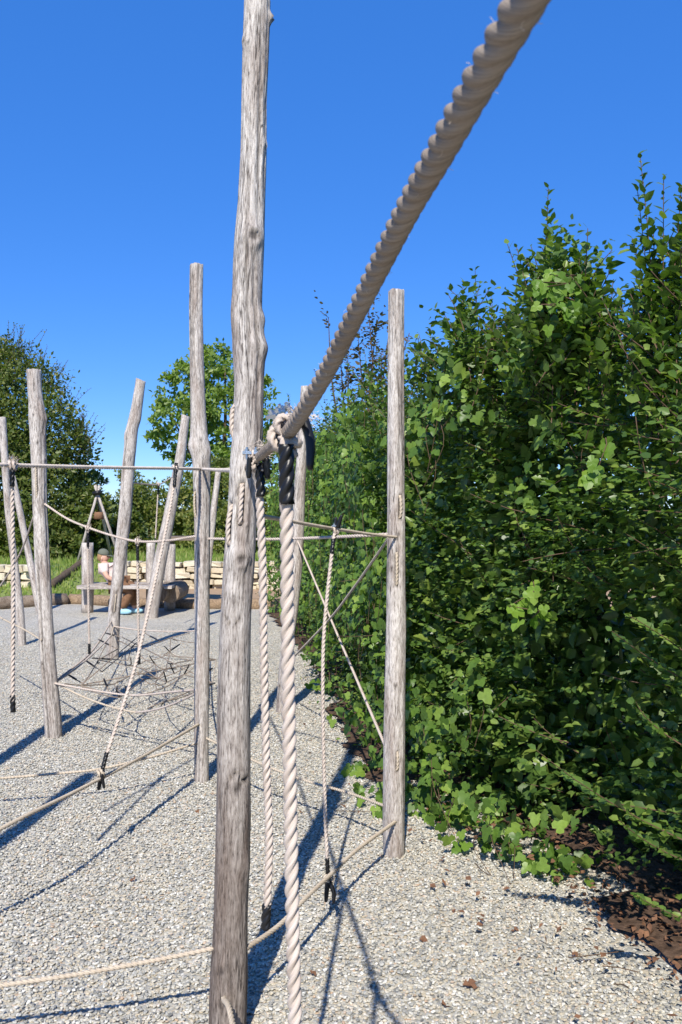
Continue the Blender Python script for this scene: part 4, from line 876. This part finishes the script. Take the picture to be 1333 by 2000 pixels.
# --- rope from the stout post to the slim post, with its two hanging ropes
R3 = [sL(984, .9, -.005), W(130, 1012, 6.35), W(172, 1030, 6.15), W(220, 1046, 6.0), W(268, 1057, 5.8), W(325, 1056, 5.6), s2(1047, -.8, -.004)]
span_rope('hand_rope', 'sagging rope from the stout split post to the slim knotted post', R3, .0092, 'rope', 12, 7, group='level hand ropes')
for lb, px, py, d, pe in (('hanging rope in front of the bench post, ending in a black tip', 172, 1032, 6.15, 1277), ('hanging rope in front of the stone wall above the net', 269, 1058, 5.8, 1297)):
    p = [W(px, py, d - .01), W(px + 1, (py + pe) / 2, d - .01), W(px + 3, pe - 14, d - .01)]
    hang_rope(lb, p, .0095, [W(px, py + 8, d - .02), W(px + .5, py + 36, d - .02)], [W(px + 3, pe - 20, d - .01), W(px + 3, pe, d - .01)], True, 12, 8, (1, .1, 0), True)
# --- far ropes
span_rope('guy_rope', 'rope rising from the left frame edge to the stout split post', [W(-40, 1190, 7.2), W(0, 1145, 7.1), W(40, 1080, 6.8), sL(1010, -.9, -.004)], .008, 'rope', 10, 6)
span_rope('foot_rope', 'thin low rope from the stout split post to the left frame edge', [sL(1248, -.5, -.004), W(45, 1228, 6.9), W(5, 1208, 7.4), W(-50, 1175, 8.2)], .0085, 'rope_tan', 10, 6, group='low foot ropes')
span_rope('hand_rope', 'thin far rope between the crooked pole and the thin pale leaning pole', [s255(943, .8, -.004), W(310, 946, 12.4), s340(930, -.4, -.004)], .010, 'rope', 8, 5, group='level hand ropes')
hang_rope('far hanging rope beside the thin pale leaning pole', [W(310, 946, 12.3), W(307, 1000, 12.3), W(304, 1052, 12.3)], .013, [W(310, 948, 12.29), W(309, 965, 12.29)], None, True, 8, 6, (1, 0, 0))

# --- climbing net close to the gravel
def net():
    C = W(285, 1322, 7.5); C.z = .32
    root = thing('climbing_net', 'low rope climbing net with black-tipped ends hanging over the gravel between the poles', 'net', C)
    anch = [sL(1332, .9, -.006), s255(1222, .2, 0), W(405, 1262, 8.8), s2(1345, .1, -.004)]; anch[2].z = .34
    anch2 = [anch[0], anch[1], Vector((-1.55, 9.6, .40)), Vector((-1.28, 8.0, .36)), anch[3]]
    def sagp(a, b, h): return sag(a, b, h, 8)
    ties = []
    # border ropes
    rim = [anch2[0], Vector((-2.28, 8.6, .47)), anch2[1], anch2[2], anch2[3], Vector((-1.05, 6.6, .36)), anch2[4], Vector((-1.45, 6.15, .27))]
    for i in range(len(rim)):
        a = rim[i]; b = rim[(i + 1) % len(rim)]; rope_obj('rim_rope', sagp(a, b, .03), .0085, M['rope_tan' if i % 2 else 'rope'], root, 8, 5)
    cx, cy = -1.62, 7.7; rings_ = [.25, .55, .85]; nr = 9; pts = {}
    for j, q in enumerate(rings_):
        for k in range(nr):
            a = 2 * math.pi * k / nr + .15 * j; rx = 1.0 * q * (1 + .12 * random.uniform(-1, 1)); x = cx + math.cos(a) * rx * .62; y = cy + math.sin(a) * rx * 1.75; x += -.24 * (y - cy) * .35
            pts[j, k] = Vector((x, y, .26 + .08 * q + random.uniform(-.05, .05)))
    cen = Vector((cx, cy, .22))
    for k in range(nr):
        rope_obj('cord', [cen, pts[0, k], pts[1, k], pts[2, k], min(rim, key=lambda r_: (r_ - pts[2, k]).length).lerp(pts[2, k], .35)], .0055, M['rope_grey'], root, 7, 4)
        for j in range(3):
            if random.random() < .7: rope_obj('cord', sagp(pts[j, k], pts[j, (k + 1) % nr], .02), .0052, M['rope_grey' if random.random() < .7 else 'rope_tan'], root, 7, 4)
            if random.random() < .55: ties.append(pts[j, k])
    for p in ties:
        e = Vector((random.gauss(0, .07), random.gauss(0, .07), random.uniform(-.04, .12))); tail(p, p + e.normalized() * random.uniform(.07, .13), .006, root, 'rope_end', bend=(random.gauss(0, .012), 0, random.gauss(0, .012)))
    # loose black-tipped ends reaching out left
    for a, b in (((165, 1337, 7.0), (131, 1316, 7.0)), ((200, 1312, 7.6), (165, 1288, 7.7)), ((230, 1268, 8.6), (193, 1249, 8.7)), ((240, 1245, 9.3), (205, 1236, 9.4)), ((320, 1280, 8.2), (352, 1258, 8.6)), ((280, 1235, 9.2), (312, 1252, 8.8)), ((215, 1355, 6.7), (203, 1325, 6.8)), ((390, 1320, 7.3), (416, 1305, 7.4)), ((395, 1340, 7.0), (421, 1334, 7.0)), ((250, 1290, 8.0), (180, 1285, 8.0))):
        A_ = W(*a); B2 = W(*b); rope_obj('cord', [A_, A_.lerp(B2, .5), B2], .0055, M['rope_grey'], root, 7, 4); tail(A_.lerp(B2, .45), B2, .0085, root, 'rope_end')
        MB().tube([A_, pts[2, random.randrange(nr)]], .005, 6).build('cord', M['rope_grey'], root)
    span = [s255(1213, -.2, -.004), W(180, 1272, 8.2), sL(1330, .95, -.006)]
    rope_obj('rim_rope', spline(span, 6), .009, M['rope'], root, 10, 6)
    rope_obj('rim_rope', spline([sL(1333, .8, 0), W(180, 1348, 6.3), W(260, 1358, 6.1), W(330, 1352, 5.8), s2(1345, -.6, -.004)], 6), .009, M['rope'], root, 10, 6)
net()

# ================================================================== BENCH AND PERSON
def bench():
    d = 15.2; root = thing('log_bench', 'low bench of weathered planks between round log posts at the gravel rim', 'bench', W(240, 1190, d))
    def post(px0, px1, pt, pb, dd, nm='post'):
        a = W((px0 + px1) / 2, pb, dd); b = W((px0 + px1) / 2, pt, dd); a.z = min(a.z, .0); P = [a.lerp(b, i / 10) for i in range(11)]; r = (px1 - px0) / 2 * dd / F
        v, f = tube_geo(P, r, 14); v = [Vector(q) + Vector((.01 * noise.noise(Vector(q) * 4), .01 * noise.noise(Vector(q) * 4 + Vector((5, 0, 0))), 0)) for q in v]
        mesh_obj(nm, v, f, M['wood_b'], root, True, None, {'gp': [(q.x, q.y, q.z) for q in v], 'dark': [0] * len(v)})
    post(160, 183, 1060, 1196, 15.0); post(241, 249, 1064, 1180, 15.5); post(286, 303, 1058, 1194, 15.3); post(321, 343, 1063, 1186, 15.5)
    for k, (y, z) in enumerate(((14.72, .470), (14.98, .475), (15.24, .472))):
        x0 = W(164, 1145, 15).x; x1 = W(344, 1150, 15).x; mb = MB(); mb.box(((x0 + x1) / 2, y, z), (x1 - x0, .235, .055), None, .006)
        o = mb.build('plank', M['wood_b'], root, False); me = o.data
        co = [tuple(v_.co) for v_ in me.vertices]; a = me.attributes.new('gp', 'FLOAT_VECTOR', 'POINT'); a.data.foreach_set('vector', [q for c in co for q in (c[1], c[2] + k, c[0])]); me.attributes.new('dark', 'FLOAT', 'POINT')
    # round log under the right half
    a = W(308, 1160, 14.6); v, f = tube_geo([a + Vector((0, .0, 0)), a + Vector((.02, .9, 0))], .15, 16); mesh_obj('log', v, f, M['wood_c'], root, False, None, {'gp': [(q.x, q.y, q.z) for q in v], 'dark': [0] * len(v)})
    a = W(332, 1158, 14.9); v, f = tube_geo([a, a + Vector((.02, .8, 0))], .17, 16); mesh_obj('log', v, f, M['wood_c'], root, False, None, {'gp': [(q.x, q.y, q.z) for q in v], 'dark': [0] * len(v)})
bench()
def shelf():
    d = 16.2; a = W(322, 1052, d); b = W(398, 1050, d); root = thing('plank_table', 'high plank table on a log post behind the bench', 'table', W(360, 1170, d)); root.location.z = .05; ORG[root.name] = root.location.copy()
    mb = MB().box((a + b) / 2, (b.x - a.x, .7, .07)); o = mb.build('tabletop', M['wood_c'], root, False)
    for px in (332, 392):
        p = W(px, 1056, d); v, f = tube_geo([Vector((p.x, d, .0)), Vector((p.x, d, p.z - .02))], .09, 12); mesh_obj('post', v, f, M['wood_b'], root, True, None, {'gp': [(q.x, q.y, q.z) for q in v], 'dark': [0] * len(v)})
shelf()

def skin_obj(name, verts, edges, rad, mat, parent, root_i=0, sub=2):
    o_ = ORG[parent.name]; me = bpy.data.meshes.new(name); me.from_pydata([tuple(Vector(v) - o_) for v in verts], edges, []); o = bpy.data.objects.new(name, me); COL.objects.link(o); o.parent = parent; ORG[o.name] = o_
    o.modifiers.new('skin', 'SKIN'); 
    for i, sv_ in enumerate(me.skin_vertices[0].data):
        r = rad[i]; sv_.radius = (r, r) if not isinstance(r, tuple) else r; sv_.use_root = (i == root_i)
    s_ = o.modifiers.new('sub', 'SUBSURF'); s_.levels = sub; s_.render_levels = sub
    dg = bpy.context.evaluated_depsgraph_get(); m2 = bpy.data.meshes.new_from_object(o.evaluated_get(dg)); o.modifiers.clear(); o.data = m2; m2.materials.clear(); m2.materials.append(mat); m2.polygons.foreach_set('use_smooth', [True] * len(m2.polygons))
    return o
def ellip(name, c, r, mat, parent, rot=0, n=14, zmin=-1, squash=None):
    mb = MB(); v = []; f = []; R = Matrix.Rotation(rot, 3, 'Y')
    for i in range(n + 1):
        la = -math.pi / 2 + math.pi * i / n
        for k in range(n): lo = 2 * math.pi * k / n; q = Vector((r[0] * math.cos(la) * math.cos(lo), r[1] * math.cos(la) * math.sin(lo), r[2] * max(zmin, math.sin(la)))); v.append(Vector(c) + R @ q)
    for i in range(n):
        for k in range(n): f.append([i * n + k, i * n + (k + 1) % n, (i + 1) * n + (k + 1) % n, (i + 1) * n + k])
    return mesh_obj(name, v, f, mat, parent)
def person():
    d = 14.9; q = lambda px, py, dy=0: W(px, py, d + dy) * 1.0
    def P(px, py, dy=0): v = W(px, py, d); v.y += dy; return v
    root = thing('person', 'person in grey cap, pale shirt and brown trousers leaning back on the log bench', 'person', P(232, 1150))
    hip = P(231, 1140); waist = P(223, 1128); chest = P(212, 1112); neck = P(204, 1099); head = P(203, 1088)
    # body: one continuous skin, pelvis first
    V = [hip, waist, chest, P(206, 1104), neck, P(203.5, 1093), P(207, 1106, .17), P(216, 1124, .22), P(234, 1133, .14), P(243, 1133, .08), P(207, 1106, -.17), P(216, 1126, -.22), P(236, 1135, -.14), P(246, 1134, -.08),
         P(233, 1141, .10), P(258, 1146, .12), P(259, 1172, .11), P(259, 1188, .10), P(267, 1192, .11), P(233, 1141, -.10), P(262, 1152, -.13), P(247, 1176, -.12), P(239, 1189, -.11), P(250, 1193, -.12)]
    E = [(0, 1), (1, 2), (2, 3), (3, 4), (4, 5), (3, 6), (6, 7), (7, 8), (8, 9), (3, 10), (10, 11), (11, 12), (12, 13), (0, 14), (14, 15), (15, 16), (16, 17), (17, 18), (0, 19), (19, 20), (20, 21), (21, 22), (22, 23)]
    Rr = [.125, .125, .14, .12, .052, .05, .062, .042, .033, .022, .062, .042, .033, .022, .09, .066, .052, .036, .03, .09, .066, .052, .036, .03]
    skin_obj('body', V, E, Rr, M['skin'], root)
    # head
    ellip('head', head, (.088, .075, .108), M['skin'], root, .25)
    ellip('nose', P(213, 1089), (.022, .014, .018), M['skin'], root); ellip('hair', P(199, 1087), (.075, .08, .095), M['hair'], root, .2)
    ellip('ear', P(202, 1090, -.075), (.02, .012, .03), M['skin'], root)
    for s_ in (-1, 1): ellip('eye', P(211, 1086.5, .03 * s_), (.012, .012, .010), M['lens'], root)
    MB().tube([P(209, 1095, -.02), P(210.5, 1094.5, 0), P(209, 1095, .02)], .006, 6).build('mouth', M['litter'], root)
    c = ellip('cap', P(202.5, 1081), (.098, .088, .085), M['cap'], root, .2, zmin=-.25)
    b0 = P(210, 1082); mb = MB(); ring = [b0 + Vector((.13 * math.cos(a), .078 * math.sin(a), -.012 - .03 * math.cos(a))) for a in np.linspace(-math.pi / 2, math.pi / 2, 9)]; mb.add(ring + [p + Vector((0, 0, -.008)) for p in ring], [list(range(9)), list(range(17, 8, -1))] + [[i, i + 9, i + 10, i + 1] for i in range(8)] + [[8, 17, 9, 0]]); mb.build('peak', M['cap'], c, False)
    skin_obj('shirt', [P(229, 1137), waist, chest, P(206.5, 1105), P(207.5, 1106, .17), P(214, 1119, .21), P(207.5, 1106, -.17), P(214, 1120, -.21)], [(0, 1), (1, 2), (2, 3), (3, 4), (4, 5), (3, 6), (6, 7)], [.15, .15, .162, .13, .082, .062, .082, .062], M['shirt'], root)
    skin_obj('trousers', [hip + Vector((0, 0, .01)), P(233, 1141, .10), P(258, 1146, .12), P(259, 1172, .11), P(259, 1186, .10), P(233, 1141, -.10), P(262, 1152, -.13), P(248, 1175, -.12), P(240, 1187, -.11)], [(0, 1), (1, 2), (2, 3), (3, 4), (0, 5), (5, 6), (6, 7), (7, 8)], [.15, .115, .09, .075, .07, .115, .09, .078, .072], M['trousers'], root)
    for px, py, dy in ((262, 1194, .11), (246, 1195, -.12)):
        c = P(px, py, dy); c.z = .045; ellip('shoe', c, (.135, .05, .05), M['shoe'], root, 0, zmin=-.8)
person()

# ------------------------------------------------------------------ log tripod far left, far roof
def tripod():
    d = 19.6; ap = W(190, 962, d); root = thing('log_tripod', 'thin log tripod with a hanging seat in the bushes behind the bench', 'tripod', (ap.x, d, gz(ap.x, d)))
    for px, py, dy, tx in ((152, 1068, 0, 195), (232, 1068, .2, 186), (192, 1062, 1.2, 190)):
        a = W(px, py, d); a.y += dy; a.z = gz(a.x, a.y); b = W(tx, 948, d); b.y -= dy * .08; v, f = tube_geo([a, a.lerp(b, .5), b], [.036, .033, .028], 8); mesh_obj('leg', v, f, M['wood_b'], root, True, None, {'gp': [(q.x, q.y, q.z) for q in v], 'dark': [0] * len(v)})
    MB().tube([ap, W(193, 1000, d)], .012, 6).build('rope', M['black'], root)
    v, f = tube_geo([W(193, 1000, d), W(193, 1014, d)], [.09, .12], 10); mesh_obj('seat', v, f, M['trousers'], root)
    MB().tube([W(182, 964, d - .05), W(198, 961, d - .05)], .05, 8).build('lashing', M['black'], root)
tripod()
def house():
    d = 88; c = W(297, 975, d); root = thing('distant_house', 'white distant house whose roof shows between shrubs on the horizon', 'house', (c.x, d, 0)); z = W(0, 963, d).z
    MB().box((c.x, d, z / 2), (1.1, 3, z)).build('wall', M['white'], root, False); a = W(296, 957, d).z
    mb = MB(); mb.add([(c.x - .75, d - 1.8, z), (c.x + .75, d - 1.8, z), (c.x + .75, d + 1.8, z), (c.x - .75, d + 1.8, z), (c.x - .75, d, a), (c.x + .75, d, a)], [[0, 1, 5, 4], [2, 3, 4, 5], [1, 2, 5], [3, 0, 4], [0, 3, 2, 1]]); mb.build('roof', M['tile'], root, False)
house()

# ------------------------------------------------------------------ leaf litter
def litter():
    lv = Leaves(); n = 2600; s_ = np.abs(rng.normal(4.2, 1.4, n)) ; P = []
    for q in s_:
        p, tg, nm = H_AT(float(np.clip(q * 1.15, .1, HS[-1] - .1))); off = rng.uniform(-.8, .08) if rng.random() < .96 else rng.uniform(.05, .6); x = p + nm * off; x[2] = .03 + rng.random() * .02; P.append(x)
    lv.add(np.array(P), rv(n) * np.array((1, 1, .25)), np.array((0, 0, 1.0)) + rv(n, .35), rng.uniform(.018, .045, n)); o = leaf_obj('leaf_litter', lv, DIA_V, DIA_F, M['litter'], None); tag(o, 'reddish brown dry leaf litter under the hedge', 'leaf litter')
    mb = MB()
    for _ in range(34):
        p, tg, nm = H_AT(rng.uniform(1.5, 7)); a = Vector(p + nm * rng.uniform(-.3, .4)); a.z = .03; b = a + Vector((rng.normal(0, .1), rng.normal(0, .1), rng.uniform(0, .02))); mb.tube([a, a.lerp(b, .5) + Vector((rng.normal(0, .01), rng.normal(0, .01), 0)), b], .002, 4, False)
    t_ = mb.build('fallen_twigs', M['twig'], None, True, 'stuff'); tag(t_, 'thin brown fallen twigs scattered along the hedge foot', 'twigs')
litter()
me_l = []
for k in range(4):
    LV = VINE_V.copy(); LV[:, 2] += rng.normal(0, .12, len(LV)); me = bpy.data.meshes.new('dry_leaf'); me.from_pydata(LV.tolist(), [], [list(q) for q in VINE_F]); me.materials.append(M['litter']); me_l.append(me)
DL = [(930, 1925, .05, 'curled reddish dry leaf, largest on the gravel at lower right'), (822, 1838, .032, 'brown dry leaf on gravel below the pale post'), (866, 1965, .036, 'tan dry leaf on gravel near the bottom edge'), (1122, 1866, .026, 'small brown dry leaf right of the largest dry leaf'), (1012, 1815, .03, 'upright brown dry leaf on open gravel'), (888, 1780, .022, 'small brown leaf below the vine foot'), (610, 1903, .028, 'brown leaf right of the nearest hanging rope'), (262, 1722, .03, 'small tan leaf on gravel in the lower left'), (385, 1590, .026, 'orange leaf on gravel beside the slim post foot'), (1190, 1765, .03, 'reddish leaf at the edge of the hedge soil'), (1120, 1730, .034, 'orange leaf at the hedge foot below the low vine leaves'), (588, 1590, .026, 'brown leaf between the two near hanging ropes and the shadow')]
for px, py, sz, lb in DL:
    o = bpy.data.objects.new('dry_leaf', random.choice(me_l)); COL.objects.link(o); p = G(px, py); o.location = (p.x, p.y, float(g0(p.x, p.y)) + .012); o.scale = (sz, sz, sz); o.rotation_euler = (random.uniform(-.6, .6), random.uniform(-.6, .6), random.uniform(0, 6)); tag(o, lb, 'dry leaf', 'dry leaves on the gravel')
